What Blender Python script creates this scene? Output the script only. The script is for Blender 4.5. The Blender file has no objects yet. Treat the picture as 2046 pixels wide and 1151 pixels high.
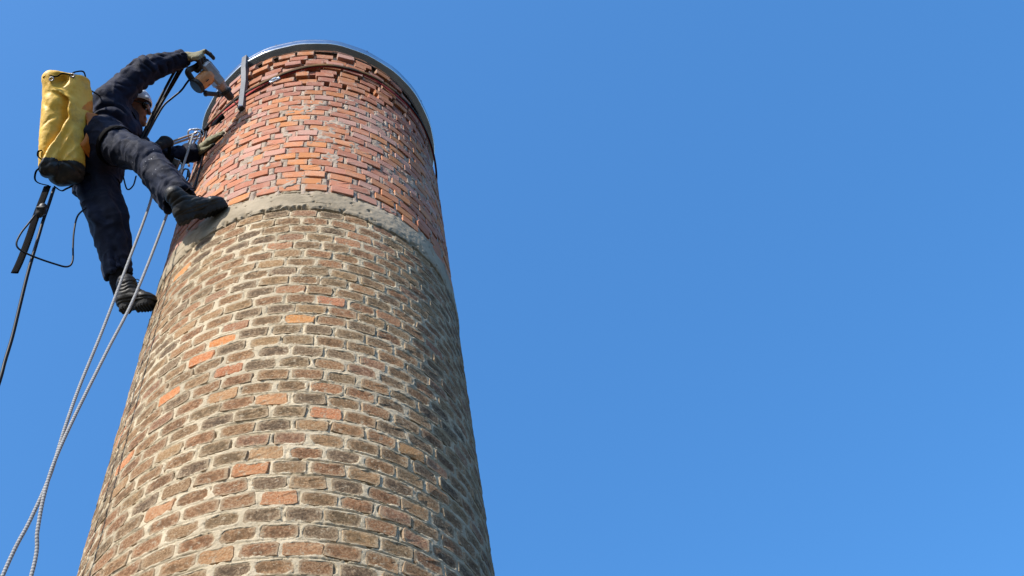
import bpy, math, random
import numpy as np
from mathutils import Vector, Matrix

# ------------------------------------------------------------------ camera, sky, sun
scene = bpy.context.scene
rad = math.radians
cam_data = bpy.data.cameras.new("camera")
cam_data.lens = 38.37
cam_data.sensor_width = 36.0
cam_data.clip_end = 5000.0
cam_data.clip_start = 0.05
cam = bpy.data.objects.new("camera", cam_data)
scene.collection.objects.link(cam)
EYE = Vector((0.0, -3.4898, 0.0))
pitch, roll, yaw = 0.9911, -0.223, 0.3364
fwd = Vector((math.sin(yaw) * math.cos(pitch), math.cos(yaw) * math.cos(pitch), math.sin(pitch)))
rgt = Vector((math.cos(yaw), -math.sin(yaw), 0.0))
upv = rgt.cross(fwd)
rgt2 = math.cos(roll) * rgt + math.sin(roll) * upv
upv2 = -math.sin(roll) * rgt + math.cos(roll) * upv
cam.matrix_world = Matrix((
    (rgt2.x, upv2.x, -fwd.x, EYE.x),
    (rgt2.y, upv2.y, -fwd.y, EYE.y),
    (rgt2.z, upv2.z, -fwd.z, EYE.z),
    (0, 0, 0, 1)))
scene.camera = cam

SUN_AZ, SUN_EL = rad(-48.0), rad(37.0)          # azimuth from -y, negative towards -x
to_sun = Vector((math.sin(SUN_AZ) * math.cos(SUN_EL), -math.cos(SUN_AZ) * math.cos(SUN_EL), math.sin(SUN_EL)))
world = bpy.data.worlds.new("World")
scene.world = world
world.use_nodes = True
wn, wl = world.node_tree.nodes, world.node_tree.links
wn.clear()
sky = wn.new("ShaderNodeTexSky")
sky.sky_type = 'NISHITA'
sky.sun_disc = False
sky.sun_elevation = SUN_EL
sky.sun_rotation = math.atan2(to_sun.x, to_sun.y)
sky.altitude = 900.0
sky.air_density = 1.0
sky.dust_density = 2.4
sky.ozone_density = 2.0
bg = wn.new("ShaderNodeBackground")
bg.inputs["Strength"].default_value = 0.15
wo = wn.new("ShaderNodeOutputWorld")
sat = wn.new("ShaderNodeHueSaturation")
sat.inputs["Saturation"].default_value = 1.30
sat.inputs["Hue"].default_value = 0.495
wl.new(sky.outputs[0], sat.inputs["Color"])
even = wn.new("ShaderNodeMix")           # a little even scattered blue: the clear dry air of the photograph
even.data_type = 'RGBA'
even.inputs[0].default_value = 0.42
even.inputs[7].default_value = (0.27, 0.83, 2.18, 1.0)
wl.new(sat.outputs[0], even.inputs[6])
wl.new(even.outputs[2], bg.inputs[0])
wl.new(bg.outputs[0], wo.inputs[0])

sun_data = bpy.data.lights.new("sun", 'SUN')
sun_data.energy = 2.95
sun_data.angle = rad(0.5)
sun_data.color = (1.0, 0.94, 0.85)
sun = bpy.data.objects.new("sun", sun_data)
scene.collection.objects.link(sun)
sun.rotation_euler = to_sun.to_track_quat('Z', 'Y').to_euler()
sun.location = (-20, -25, 30)

vs = scene.view_settings
vs.view_transform = 'Standard'
vs.look = 'None'
vs.exposure = 1.19
vs.gamma = 1.0
vs.use_curve_mapping = False

# ------------------------------------------------------------------ helpers
rng = random.Random(11)
nrng = np.random.default_rng(5)
col = scene.collection


def tag(o, label=None, cat=None, group=None, kind=None):
    if label: o["label"] = label
    if cat: o["category"] = cat
    if group: o["group"] = group
    if kind: o["kind"] = kind
    return o


def empty(name, loc):
    o = bpy.data.objects.new(name, None)
    o.empty_display_size = 0.1
    o.location = loc
    col.objects.link(o)
    return o


def world_loc(o):
    p = Vector((0, 0, 0))
    while o is not None:
        p = p + Vector(o.location)
        o = o.parent
    return p


def link(name, me, mat=None, parent=None, origin=None):
    """Link a mesh whose vertices are in world coordinates; with an origin the vertices are moved so that it sits there."""
    o = bpy.data.objects.new(name, me)
    if mat is not None:
        me.materials.append(mat)
    if origin is not None:
        me.transform(Matrix.Translation(-Vector(origin)))
        o.location = origin
    if parent is not None:
        o.location = Vector(o.location) - world_loc(parent)
        o.parent = parent
    col.objects.link(o)
    return o


def mesh_np(name, verts, faces, smooth=True):
    """verts (n,3), faces (m,k) numpy arrays, all faces with k corners"""
    me = bpy.data.meshes.new(name)
    verts = np.asarray(verts, np.float32)
    faces = np.asarray(faces, np.int32)
    k = faces.shape[1]
    me.vertices.add(len(verts))
    me.vertices.foreach_set("co", verts.ravel())
    me.loops.add(faces.size)
    me.loops.foreach_set("vertex_index", faces.ravel())
    me.polygons.add(len(faces))
    me.polygons.foreach_set("loop_start", np.arange(0, faces.size, k, dtype=np.int32))
    me.polygons.foreach_set("use_smooth", np.full(len(faces), smooth))
    me.update(calc_edges=True)
    return me


def mesh_py(name, verts, faces, smooth=False):
    me = bpy.data.meshes.new(name)
    me.from_pydata([tuple(v) for v in verts], [], faces)
    if smooth:
        me.polygons.foreach_set("use_smooth", [True] * len(me.polygons))
    me.update()
    return me


def attr(me, name, data, kind='FLOAT', dom='POINT'):
    a = me.attributes.new(name, kind, dom)
    key = {'FLOAT': 'value', 'FLOAT_VECTOR': 'vector', 'FLOAT_COLOR': 'color'}[kind]
    a.data.foreach_set(key, np.asarray(data, np.float32).ravel())


# value noise in numpy
def _hash(ix, iy, iz, seed):
    h = (ix * 374761393 + iy * 668265263 + iz * 1440670441 + seed * 974634777) & 0xffffffff
    h = ((h ^ (h >> 13)) * 1274126177) & 0xffffffff
    h = h ^ (h >> 16)
    return (h & 0xffff).astype(np.float32) / 65535.0


def vnoise(p, scale=1.0, seed=0):
    p = np.asarray(p, np.float64) * scale
    i = np.floor(p).astype(np.int64)
    f = (p - i).astype(np.float32)
    f = f * f * (3 - 2 * f)
    out = 0
    for dx in (0, 1):
        wx = f[..., 0] if dx else 1 - f[..., 0]
        for dy in (0, 1):
            wy = f[..., 1] if dy else 1 - f[..., 1]
            for dz in (0, 1):
                wz = f[..., 2] if dz else 1 - f[..., 2]
                out = out + wx * wy * wz * _hash(i[..., 0] + dx, i[..., 1] + dy, i[..., 2] + dz, seed)
    return out * 2 - 1


def fbm(p, scale, seed=0, octs=3):
    out, a = 0, 1.0
    for k in range(octs):
        out = out + a * vnoise(p, scale * 2 ** k, seed + 17 * k)
        a *= 0.5
    return out


def sstep(a, b, x):
    t = np.clip((x - a) / (b - a), 0, 1)
    return t * t * (3 - 2 * t)


# ------------------------------------------------------------------ implicit surfaces
class Field:
    """A union of soft primitives on a grid, polygonised by surface nets."""

    def __init__(self, h, k=0.02):
        self.h, self.k, self.prims = h, k, []

    def add(self, fn, lo, hi, k=None, op='u'):
        self.prims.append((fn, np.array(lo, float), np.array(hi, float), self.k if k is None else k, op))
        return self

    def cone(self, a, b, ra, rb, k=None, op='u', flat=None, fdir=None):
        """capsule from a to b with radius ra to rb; flat < 1 squeezes it along fdir"""
        a, b = np.array(a, float), np.array(b, float)
        ab = b - a
        L2 = float(ab @ ab) + 1e-12
        fd = None
        if flat is not None:
            fd = np.array(fdir, float)
            fd = fd - ab * (fd @ ab) / L2
            fd /= np.linalg.norm(fd)

        def fn(X, Y, Z):
            px, py, pz = X - a[0], Y - a[1], Z - a[2]
            t = np.clip((px * ab[0] + py * ab[1] + pz * ab[2]) / L2, 0, 1)
            qx, qy, qz = px - t * ab[0], py - t * ab[1], pz - t * ab[2]
            if fd is not None:
                s = (qx * fd[0] + qy * fd[1] + qz * fd[2]) * (1 / flat - 1)
                qx, qy, qz = qx + s * fd[0], qy + s * fd[1], qz + s * fd[2]
            return np.sqrt(qx * qx + qy * qy + qz * qz) - (ra + (rb - ra) * t)
        m = max(ra, rb)
        return self.add(fn, np.minimum(a, b) - m, np.maximum(a, b) + m, k, op)

    def chain(self, pts, rs, k=None):
        for i in range(len(pts) - 1):
            self.cone(pts[i], pts[i + 1], rs[i], rs[i + 1], k)
        return self

    def ell(self, c, axes, r, k=None, op='u'):
        """ellipsoid with centre c, three unit axes (rows) and radii r"""
        c, M, r = np.array(c, float), np.array(axes, float), np.array(r, float)

        def fn(X, Y, Z):
            px, py, pz = X - c[0], Y - c[1], Z - c[2]
            s0 = s1 = 0
            for i in range(3):
                u = px * M[i, 0] + py * M[i, 1] + pz * M[i, 2]
                s0 = s0 + (u / r[i]) ** 2
                s1 = s1 + (u / r[i] ** 2) ** 2
            s0 = np.sqrt(s0)
            return s0 * (s0 - 1) / (np.sqrt(s1) + 1e-9)
        m = r.max()
        return self.add(fn, c - m, c + m, k, op)

    def box(self, c, axes, hs, rnd=0.01, k=None, op='u'):
        c, M, hs = np.array(c, float), np.array(axes, float), np.array(hs, float) - rnd

        def fn(X, Y, Z):
            px, py, pz = X - c[0], Y - c[1], Z - c[2]
            q = [np.abs(px * M[i, 0] + py * M[i, 1] + pz * M[i, 2]) - hs[i] for i in range(3)]
            out = np.sqrt(sum(np.maximum(u, 0) ** 2 for u in q))
            return out + np.minimum(np.maximum(np.maximum(q[0], q[1]), q[2]), 0) - rnd
        m = np.linalg.norm(hs) + rnd
        return self.add(fn, c - m, c + m, k, op)

    def half(self, p, n, c, r, k=0.004):
        """cut away everything on the side of n, within radius r of c"""
        p, n, c = np.array(p, float), np.array(n, float), np.array(c, float)
        n = n / np.linalg.norm(n)

        def fn(X, Y, Z):
            d = -((X - p[0]) * n[0] + (Y - p[1]) * n[1] + (Z - p[2]) * n[2])
            s = np.sqrt((X - c[0]) ** 2 + (Y - c[1]) ** 2 + (Z - c[2]) ** 2) - r
            return np.maximum(d, s)
        return self.add(fn, c - r, c + r, k, 's')

    def mesh(self):
        h = self.h
        us = [p for p in self.prims if p[4] == 'u']
        lo = np.min([p[1] for p in us], 0) - 4 * h - self.k
        hi = np.max([p[2] for p in us], 0) + 4 * h + self.k
        n = np.ceil((hi - lo) / h).astype(int) + 1
        g = np.full(n, 1.0, np.float32)
        ax = [lo[i] + h * np.arange(n[i]) for i in range(3)]
        for fn, a, b, k, op in self.prims:
            m = k + 3 * h
            i0 = np.clip(np.floor((a - m - lo) / h).astype(int), 0, n)
            i1 = np.clip(np.ceil((b + m - lo) / h).astype(int) + 1, 0, n)
            if (i1 <= i0).any():
                continue
            sl = tuple(slice(i0[i], i1[i]) for i in range(3))
            X, Y, Z = ax[0][sl[0]][:, None, None], ax[1][sl[1]][None, :, None], ax[2][sl[2]][None, None, :]
            d = fn(X, Y, Z).astype(np.float32)
            o = g[sl]
            if op == 's':
                d = -d
                hh = np.clip(0.5 - 0.5 * (o - d) / max(k, 1e-6), 0, 1)
                g[sl] = o * (1 - hh) + d * hh + k * hh * (1 - hh)
            else:
                hh = np.clip(0.5 + 0.5 * (o - d) / max(k, 1e-6), 0, 1)
                g[sl] = o * (1 - hh) + d * hh - k * hh * (1 - hh)
        g[g == 0] = 1e-6
        ins = g < 0
        c8 = [(i, j, l) for i in (0, 1) for j in (0, 1) for l in (0, 1)]
        S = tuple(s - 1 for s in n)

        def sub(arr, i, j, l):
            return arr[i:i + S[0], j:j + S[1], l:l + S[2]]
        cnt = np.zeros(S, np.int8)
        for c in c8:
            cnt += sub(ins, *c)
        act = (cnt > 0) & (cnt < 8)
        idx = np.argwhere(act)
        vid = np.full(S, -1, np.int64)
        vid[act] = np.arange(len(idx))
        vals = {c: g[idx[:, 0] + c[0], idx[:, 1] + c[1], idx[:, 2] + c[2]] for c in c8}
        acc = np.zeros((len(idx), 3)); num = np.zeros(len(idx))
        for c in c8:
            for d in range(3):
                if c[d] == 0:
                    e = list(c); e[d] = 1; e = tuple(e)
                    va, vb = vals[c], vals[e]
                    x = (va < 0) != (vb < 0)
                    t = np.where(x, va / np.where(x, va - vb, 1), 0)
                    pos = np.array(c, float)[None].repeat(len(idx), 0)
                    pos[:, d] = t
                    acc += pos * x[:, None]; num += x
        V = lo + h * (idx + acc / num[:, None])
        F = []
        for d in range(3):
            a, b = (d + 1) % 3, (d + 2) % 3
            s0 = [slice(1, S[i]) for i in range(3)]; s0[d] = slice(0, S[d])
            s1 = list(s0); s1[d] = slice(1, S[d] + 1)
            A, B = ins[tuple(s0)], ins[tuple(s1)]
            x = np.argwhere(A != B)
            base = x.copy()
            for i in range(3):
                if i != d: base[:, i] += 1
            sg = ins[base[:, 0], base[:, 1], base[:, 2]]

            def cell(da, db):
                q = base.copy(); q[:, a] += da; q[:, b] += db
                return vid[q[:, 0], q[:, 1], q[:, 2]]
            Q = np.stack([cell(-1, -1), cell(0, -1), cell(0, 0), cell(-1, 0)], 1)
            Q[~sg] = Q[~sg][:, ::-1]
            F.append(Q)
        return V, np.concatenate(F)


def vnormals(V, F):
    fn = np.cross(V[F[:, 2]] - V[F[:, 0]], V[F[:, 3]] - V[F[:, 1]])
    N = np.zeros_like(V)
    for k in range(4):
        np.add.at(N, F[:, k], fn)
    return N / (np.linalg.norm(N, axis=1, keepdims=True) + 1e-12)


def relax(V, F, it=2):
    for _ in range(it):
        acc = np.zeros_like(V); c = np.zeros(len(V))
        for k in range(4):
            a, b = F[:, k], F[:, (k + 1) % 4]
            np.add.at(acc, a, V[b]); np.add.at(c, a, 1)
            np.add.at(acc, b, V[a]); np.add.at(c, b, 1)
        V = 0.5 * V + 0.5 * acc / c[:, None]
    return V


def split_faces(V, F, mask):
    """the faces where mask is true as a mesh of their own"""
    f = F[mask]
    u, inv = np.unique(f, return_inverse=True)
    return V[u], inv.reshape(f.shape)


def lathe(bm_v, bm_f, a, b, prof, seg=16):
    """surface of revolution about the line a-b; prof = [(t along in metres, radius)]"""
    a, b = Vector(a), Vector(b)
    d = (b - a).normalized()
    x = d.orthogonal().normalized(); y = d.cross(x)
    base = len(bm_v)
    for t, r in prof:
        for s in range(seg):
            an = 2 * math.pi * s / seg
            bm_v.append(a + d * t + (x * math.cos(an) + y * math.sin(an)) * max(r, 1e-5))
    for i in range(len(prof) - 1):
        for s in range(seg):
            s2 = (s + 1) % seg
            bm_f.append((base + i * seg + s, base + i * seg + s2, base + (i + 1) * seg + s2, base + (i + 1) * seg + s))
    bm_f.append(tuple(base + s for s in range(seg))[::-1])
    bm_f.append(tuple(base + (len(prof) - 1) * seg + s for s in range(seg)))


def obox(bm_v, bm_f, c, ax, hs, bev=0.12):
    """bevelled box: centre, three axes, half sizes"""
    c = Vector(c); ax = [Vector(a) for a in ax]
    bv = bev * min(hs)
    base = len(bm_v)
    import itertools
    V = []
    for sx, sy, sz in itertools.product((-1, 1), repeat=3):
        s = (sx, sy, sz)
        for i in range(3):
            co = [hs[j] - (0 if j == i else bv) for j in range(3)]
            V.append(c + sum((ax[j] * (s[j] * co[j]) for j in range(3)), Vector((0, 0, 0))))
    ci = {s: k for k, s in enumerate(itertools.product((-1, 1), repeat=3))}
    vid = lambda s, i: base + ci[s] * 3 + i
    F = []
    for i in range(3):
        j, k = (i + 1) % 3, (i + 2) % 3
        for s in (-1, 1):
            q = []
            for sj, sk in ((-1, -1), (1, -1), (1, 1), (-1, 1)):
                t = [0, 0, 0]; t[i] = s; t[j] = sj; t[k] = sk
                q.append(vid(tuple(t), i))
            F.append(tuple(q if s > 0 else q[::-1]))
    for i in range(3):                     # edges along axis i
        j, k = (i + 1) % 3, (i + 2) % 3
        for sj in (-1, 1):
            for sk in (-1, 1):
                t0 = [0, 0, 0]; t0[j] = sj; t0[k] = sk
                t1 = list(t0); t0[i] = -1; t1[i] = 1
                q = (vid(tuple(t0), j), vid(tuple(t1), j), vid(tuple(t1), k), vid(tuple(t0), k))
                F.append(q if sj * sk < 0 else q[::-1])
    for s in itertools.product((-1, 1), repeat=3):
        q = (vid(s, 0), vid(s, 1), vid(s, 2))
        F.append(q if s[0] * s[1] * s[2] > 0 else q[::-1])
    bm_v.extend(V); bm_f.extend(F)


def spline(pts, n=8):
    """Catmull-Rom through the points"""
    P = [np.array(p, float) for p in pts]
    P = [2 * P[0] - P[1]] + P + [2 * P[-1] - P[-2]]
    out = []
    for i in range(1, len(P) - 2):
        for s in range(n):
            t = s / n
            out.append(0.5 * ((2 * P[i]) + (-P[i - 1] + P[i + 1]) * t + (2 * P[i - 1] - 5 * P[i] + 4 * P[i + 1] - P[i + 2]) * t * t
                              + (-P[i - 1] + 3 * P[i] - 3 * P[i + 1] + P[i + 2]) * t ** 3))
    out.append(P[-2])
    return np.array(out)


def tube_geo(pts, r, seg=8, closed=False, flat=None, fdir=None, base=0):
    """tube along points; flat = (half width, half thickness) makes a strap whose width runs along fdir (a vector or a function of the point)"""
    P = np.asarray(pts, float)
    n = len(P)
    T = np.zeros_like(P)
    T[1:-1] = P[2:] - P[:-2]
    T[0] = P[1] - P[0]; T[-1] = P[-1] - P[-2]
    if closed:
        T[0] = P[1] - P[-1]; T[-1] = P[0] - P[-2]
    T /= np.linalg.norm(T, axis=1, keepdims=True) + 1e-12
    V, Ls = [], []
    x = np.array(Vector(T[0]).orthogonal().normalized())
    acc = 0.0
    for i in range(n):
        if i: acc += np.linalg.norm(P[i] - P[i - 1])
        if fdir is not None:
            w = np.array(fdir(P[i]) if callable(fdir) else fdir, float)
            x = w
        x = x - T[i] * (x @ T[i]); x /= np.linalg.norm(x)
        y = np.cross(T[i], x)
        rr = r[i] if hasattr(r, '__len__') else r
        for s in range(seg):
            a = 2 * math.pi * (s + 0.5) / seg
            if flat is not None:
                q = 4.0
                ca, sa = math.cos(a), math.sin(a)
                m = (abs(ca) ** q + abs(sa) ** q) ** (-1 / q)
                V.append(P[i] + x * flat[0] * ca * m + y * flat[1] * sa * m)
            else:
                V.append(P[i] + rr * (x * math.cos(a) + y * math.sin(a)))
            Ls.append(acc + 0.25 * s / seg * 0)
    F = []
    for i in range(n if closed else n - 1):
        j = (i + 1) % n
        for s in range(seg):
            s2 = (s + 1) % seg
            F.append((base + i * seg + s, base + i * seg + s2, base + j * seg + s2, base + j * seg + s))
    if not closed:
        F.append(tuple(base + s for s in range(seg))[::-1])
        F.append(tuple(base + (n - 1) * seg + s for s in range(seg)))
    return V, F, Ls


def tube(name, pts, r, mat, parent=None, seg=8, closed=False, flat=None, fdir=None, n=8, smooth=True, raw=False, origin=None):
    P = np.asarray(pts, float) if raw else spline(list(pts) + ([pts[0]] if closed else []), n)
    if closed and not raw: P = P[:-1]
    if hasattr(r, '__len__') and not raw:
        r = np.interp(np.linspace(0, 1, len(P)), np.linspace(0, 1, len(r)), r)
    V, F, Ls = tube_geo(P, r, seg, closed, flat, fdir)
    me = mesh_py(name, V, F, smooth)
    attr(me, "along", Ls)
    if parent is None and origin is None:
        origin = tuple(P[0])
    return link(name, me, mat, parent, origin)


def join_geo(parts):
    V, F, L = [], [], []
    for v, f, l in parts:
        b = len(V)
        V += list(v); L += list(l)
        F += [tuple(b + i for i in q) for q in f]
    return V, F, L


# ------------------------------------------------------------------ materials
class Mat:
    def __init__(self, name, rough=0.8, metal=0.0, spec=0.3):
        self.m = bpy.data.materials.new(name)
        self.m.use_nodes = True
        self.n, self.l = self.m.node_tree.nodes, self.m.node_tree.links
        self.n.clear()
        self.out = self.n.new("ShaderNodeOutputMaterial")
        self.b = self.n.new("ShaderNodeBsdfPrincipled")
        self.l.new(self.b.outputs[0], self.out.inputs[0])
        self.b.inputs["Roughness"].default_value = rough
        self.b.inputs["Metallic"].default_value = metal
        self.b.inputs["Specular IOR Level"].default_value = spec

    def node(self, t, **kw):
        n = self.n.new(t)
        for k, v in kw.items():
            setattr(n, k, v)
        return n

    def put(self, inp, v):
        if hasattr(v, "is_output"): self.l.new(v, inp)
        else: inp.default_value = v

    def coord(self, kind="Object"):
        return self.node("ShaderNodeTexCoord").outputs[kind]

    def attribute(self, name, out="Fac", typ='GEOMETRY'):
        a = self.node("ShaderNodeAttribute", attribute_name=name, attribute_type=typ)
        return a.outputs[out]

    def noise(self, vec, scale, detail=4, rough=0.6, out="Fac"):
        n = self.node("ShaderNodeTexNoise")
        self.l.new(vec, n.inputs["Vector"])
        n.inputs["Scale"].default_value = scale
        n.inputs["Detail"].default_value = detail
        n.inputs["Roughness"].default_value = rough
        return n.outputs[out]

    def vmath(self, op, a, b):
        n = self.node("ShaderNodeVectorMath", operation=op)
        self.put(n.inputs[0], a)
        if op == 'SCALE': self.put(n.inputs["Scale"], b)
        else: self.put(n.inputs[1], b)
        return n.outputs[0]

    def math(self, op, a, b=0.0, clamp=False):
        n = self.node("ShaderNodeMath", operation=op, use_clamp=clamp)
        self.put(n.inputs[0], a); self.put(n.inputs[1], b)
        return n.outputs[0]

    def ramp(self, fac, lo, hi):
        n = self.node("ShaderNodeMapRange", interpolation_type='SMOOTHSTEP')
        self.put(n.inputs[0], fac)
        n.inputs[1].default_value, n.inputs[2].default_value = lo, hi
        return n.outputs[0]

    def mix(self, fac, a, b, mode='MIX'):
        n = self.node("ShaderNodeMix", data_type='RGBA', blend_type=mode)
        self.put(n.inputs[0], fac)
        for i, v in ((6, a), (7, b)):
            if isinstance(v, tuple) and len(v) == 3: v = v + (1.0,)
            self.put(n.inputs[i], v)
        return n.outputs[2]

    def color(self, v):
        if isinstance(v, tuple) and len(v) == 3: v = v + (1.0,)
        self.put(self.b.inputs["Base Color"], v)
        return self

    def bump(self, h, strength=0.3, dist=0.01):
        n = self.node("ShaderNodeBump")
        n.inputs["Strength"].default_value = strength
        n.inputs["Distance"].default_value = dist
        self.l.new(h, n.inputs["Height"])
        self.l.new(n.outputs[0], self.b.inputs["Normal"])
        return self


def simple(name, c, rough=0.6, metal=0.0, spec=0.3, vary=0.25, scale=30, bump=0.0, bscale=120, c2=None):
    m = Mat(name, rough, metal, spec)
    co = m.coord()
    n = m.noise(co, scale, 4)
    c2 = c2 or tuple(x * (1 - vary) for x in c)
    m.color(m.mix(m.ramp(n, 0.3, 0.7), c2, c))
    if bump:
        m.bump(m.noise(co, bscale, 3), bump, 0.004)
    return m.m

# ------------------------------------------------------------------ ground
GZ = -1.6
H = 4.9536              # height (above the eye) where the old masonry ends
R0, TAPER = 0.8197, 0.0032
C1, C2 = 0.0794, 0.0764  # course heights
ZR = 0.2067             # the red courses start this far above H
NB = 38                 # headers in a ring
PITCH = 2 * math.pi / NB
NRED = 27
ZTOP = H + 2.4544


def radius(z):
    return R0 - TAPER * (z - H)


def around(az, z, off=0.0):
    r = radius(z) + off
    return (r * math.sin(az), -r * math.cos(az), z)


m = Mat("field_soil", 0.95)
co = m.coord()
m.color(m.mix(m.ramp(m.noise(co, 0.15, 6), 0.35, 0.65), (0.028, 0.026, 0.018), (0.050, 0.043, 0.033)))
m.bump(m.noise(co, 6, 5), 0.6, 0.1)
n = 40
gv, gf = [], []
edges = [0] + [1.5 * 1.28 ** k for k in range(30)]
seg = 48
gv.append((0, 0, GZ))
for e in edges[1:]:
    for s in range(seg):
        a = 2 * math.pi * s / seg
        gv.append((e * math.cos(a), e * math.sin(a), GZ + (0 if e < 4 else 0.12 * math.sin(e * 0.9 + 3 * a))))
for s in range(seg):
    gf.append((0, 1 + s, 1 + (s + 1) % seg))
for i in range(len(edges) - 2):
    for s in range(seg):
        s2 = (s + 1) % seg
        gf.append((1 + i * seg + s, 1 + (i + 1) * seg + s, 1 + (i + 1) * seg + s2, 1 + i * seg + s2))
ground = link("ground", mesh_py("ground", gv, gf, True), m.m)
tag(ground, "bare field around the foot of the chimney", kind="structure")

# ------------------------------------------------------------------ chimney
chimney = empty("brick_chimney", (0, 0, GZ))
tag(chimney, "tall round brick chimney, weathered tan below and orange red above a cement band", "chimney")

# one entry per brick that looks different in the photograph: a point on the wall and the colour of the brick
ODD = [
    ((-0.0435, -0.8214, 3.9633), (0.66, 0.33, 0.12)), ((-0.4031, -0.7172, 3.8999), (0.70, 0.29, 0.10)), ((-0.4459, -0.6918, 3.8088), (0.62, 0.24, 0.10)),
    ((-0.3282, -0.7553, 3.6557), (0.45, 0.17, 0.085)), ((-0.5766, -0.5881, 3.6560), (0.66, 0.26, 0.10)), ((-0.5930, -0.5665, 4.7667), (0.72, 0.34, 0.13)),
    ((0.1055, -0.8154, 4.1188), (0.50, 0.21, 0.12)), ((0.0874, -0.8194, 3.4796), (0.38, 0.19, 0.10)), ((0.0788, -0.8208, 3.3360), (0.58, 0.25, 0.13)),
    ((-0.1376, -0.8129, 3.4057), (0.58, 0.32, 0.17)), ((-0.3329, -0.7523, 3.9605), (0.36, 0.18, 0.11)), ((-0.2028, -0.7952, 4.6035), (0.42, 0.22, 0.13)),
    ((-0.2095, -0.7989, 3.0169), (0.50, 0.23, 0.11)), ((-0.6884, -0.4544, 3.3681), (0.66, 0.29, 0.14)), ((-0.7632, -0.3099, 3.6920), (0.55, 0.26, 0.15)),
    ((-0.0667, -0.8237, 2.8498), (0.52, 0.26, 0.14)), ((0.4293, -0.7047, 3.2148), (0.40, 0.24, 0.11)), ((0.1510, -0.8065, 4.6607), (0.42, 0.21, 0.12)),
    ((0.2381, -0.7846, 4.7702), (0.40, 0.21, 0.12)), ((-0.3025, -0.7696, 2.6405), (0.42, 0.25, 0.13)), ((-0.0292, -0.8268, 2.5801), (0.40, 0.23, 0.13)),
    ((-0.4315, -0.7044, 2.9513), (0.50, 0.27, 0.15)), ((0.6084, -0.5534, 4.0981), (0.30, 0.13, 0.09)), ((0.3850, -0.7264, 4.1311), (0.36, 0.19, 0.11)),
    ((-0.0682, -0.8192, 4.1886), (0.40, 0.22, 0.13)), ((-0.1262, -0.8155, 3.0907), (0.46, 0.30, 0.17)), ((-0.3599, -0.7417, 3.4751), (0.46, 0.28, 0.15)),
]
AZ0 = math.atan2(ODD[0][0][0], -ODD[0][0][1])        # the yellow brick fixes how the ring of bricks is turned
OLD_TINTS = [(0.245, 0.155, 0.085), (0.215, 0.150, 0.088), (0.27, 0.165, 0.088), (0.19, 0.145, 0.088), (0.29, 0.20, 0.115),
             (0.23, 0.135, 0.075), (0.27, 0.15, 0.082), (0.155, 0.118, 0.080), (0.285, 0.205, 0.115), (0.255, 0.140, 0.078), (0.14, 0.105, 0.075)]
RED_TINTS = [(0.50, 0.185, 0.085), (0.46, 0.17, 0.095), (0.52, 0.21, 0.10), (0.43, 0.17, 0.105), (0.48, 0.215, 0.145),
             (0.54, 0.20, 0.075), (0.40, 0.15, 0.09), (0.47, 0.235, 0.17), (0.44, 0.155, 0.08), (0.50, 0.19, 0.09)]

N_OLD = int((H - GZ) / C1)
row_shift_old = [nrng.normal(0, 0.09) for _ in range(N_OLD + 2)]
row_shift_red = [nrng.normal(0, 0.16) for _ in range(NRED + 2)]
row_shift_old[12] = 0.0


def old_phase(n):
    return AZ0 + PITCH * ((0.5 if n % 2 else 0.0) + row_shift_old[n])


def red_phase(n):
    return 0.03 + PITCH * ((0.5 if n % 2 else 0.0) + row_shift_red[n])


# --- the mortar bodies: real relief, the bricks sit in its pockets
def shaft_grid(zs, fine=0.0062):
    front = np.arange(rad(-97), rad(97), fine)
    back = np.arange(rad(97), rad(263), 0.03)
    az = np.concatenate([front, back])
    return az, zs


def shaft_mesh(name, az, zs, off):
    """off[k, j]: how far the surface stands out at height zs[k], direction az[j]"""
    nz, na = off.shape
    r = radius(zs)[:, None] + off
    V = np.stack([r * np.sin(az)[None], -r * np.cos(az)[None], np.broadcast_to(zs[:, None], off.shape)], -1).reshape(-1, 3)
    i = np.arange(nz - 1)[:, None] * na
    j = np.arange(na)[None]
    j2 = (j + 1) % na
    F = np.stack([i + j, i + j2, i + na + j2, i + na + j], -1).reshape(-1, 4)
    return mesh_np(name, V, F)


def cell_coords(az, zs, ztop, c, phase_fn, nmax, down):
    """for every grid point: row number, position inside its brick cell (metres along, metres up)"""
    row = np.floor((ztop - zs) / c) if down else np.floor((zs - ztop) / c)
    row = np.clip(row, 0, nmax).astype(int)
    zc = ztop - c * (row + 0.5) if down else ztop + c * (row + 0.5)
    ph = np.array([phase_fn(k) for k in range(nmax + 1)])[row]
    u = (az[None] - ph[:, None]) / PITCH
    k = np.round(u)
    uu = (u - k) * PITCH * radius(zs)[:, None]
    vv = np.broadcast_to((zs - zc)[:, None], uu.shape)
    return row, k, uu, vv


def surf_pts(az, zs):
    r = radius(zs)[:, None]
    return np.stack([r * np.sin(az)[None], -r * np.cos(az)[None], np.broadcast_to(zs[:, None], (len(zs), len(az)))], -1)


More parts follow.
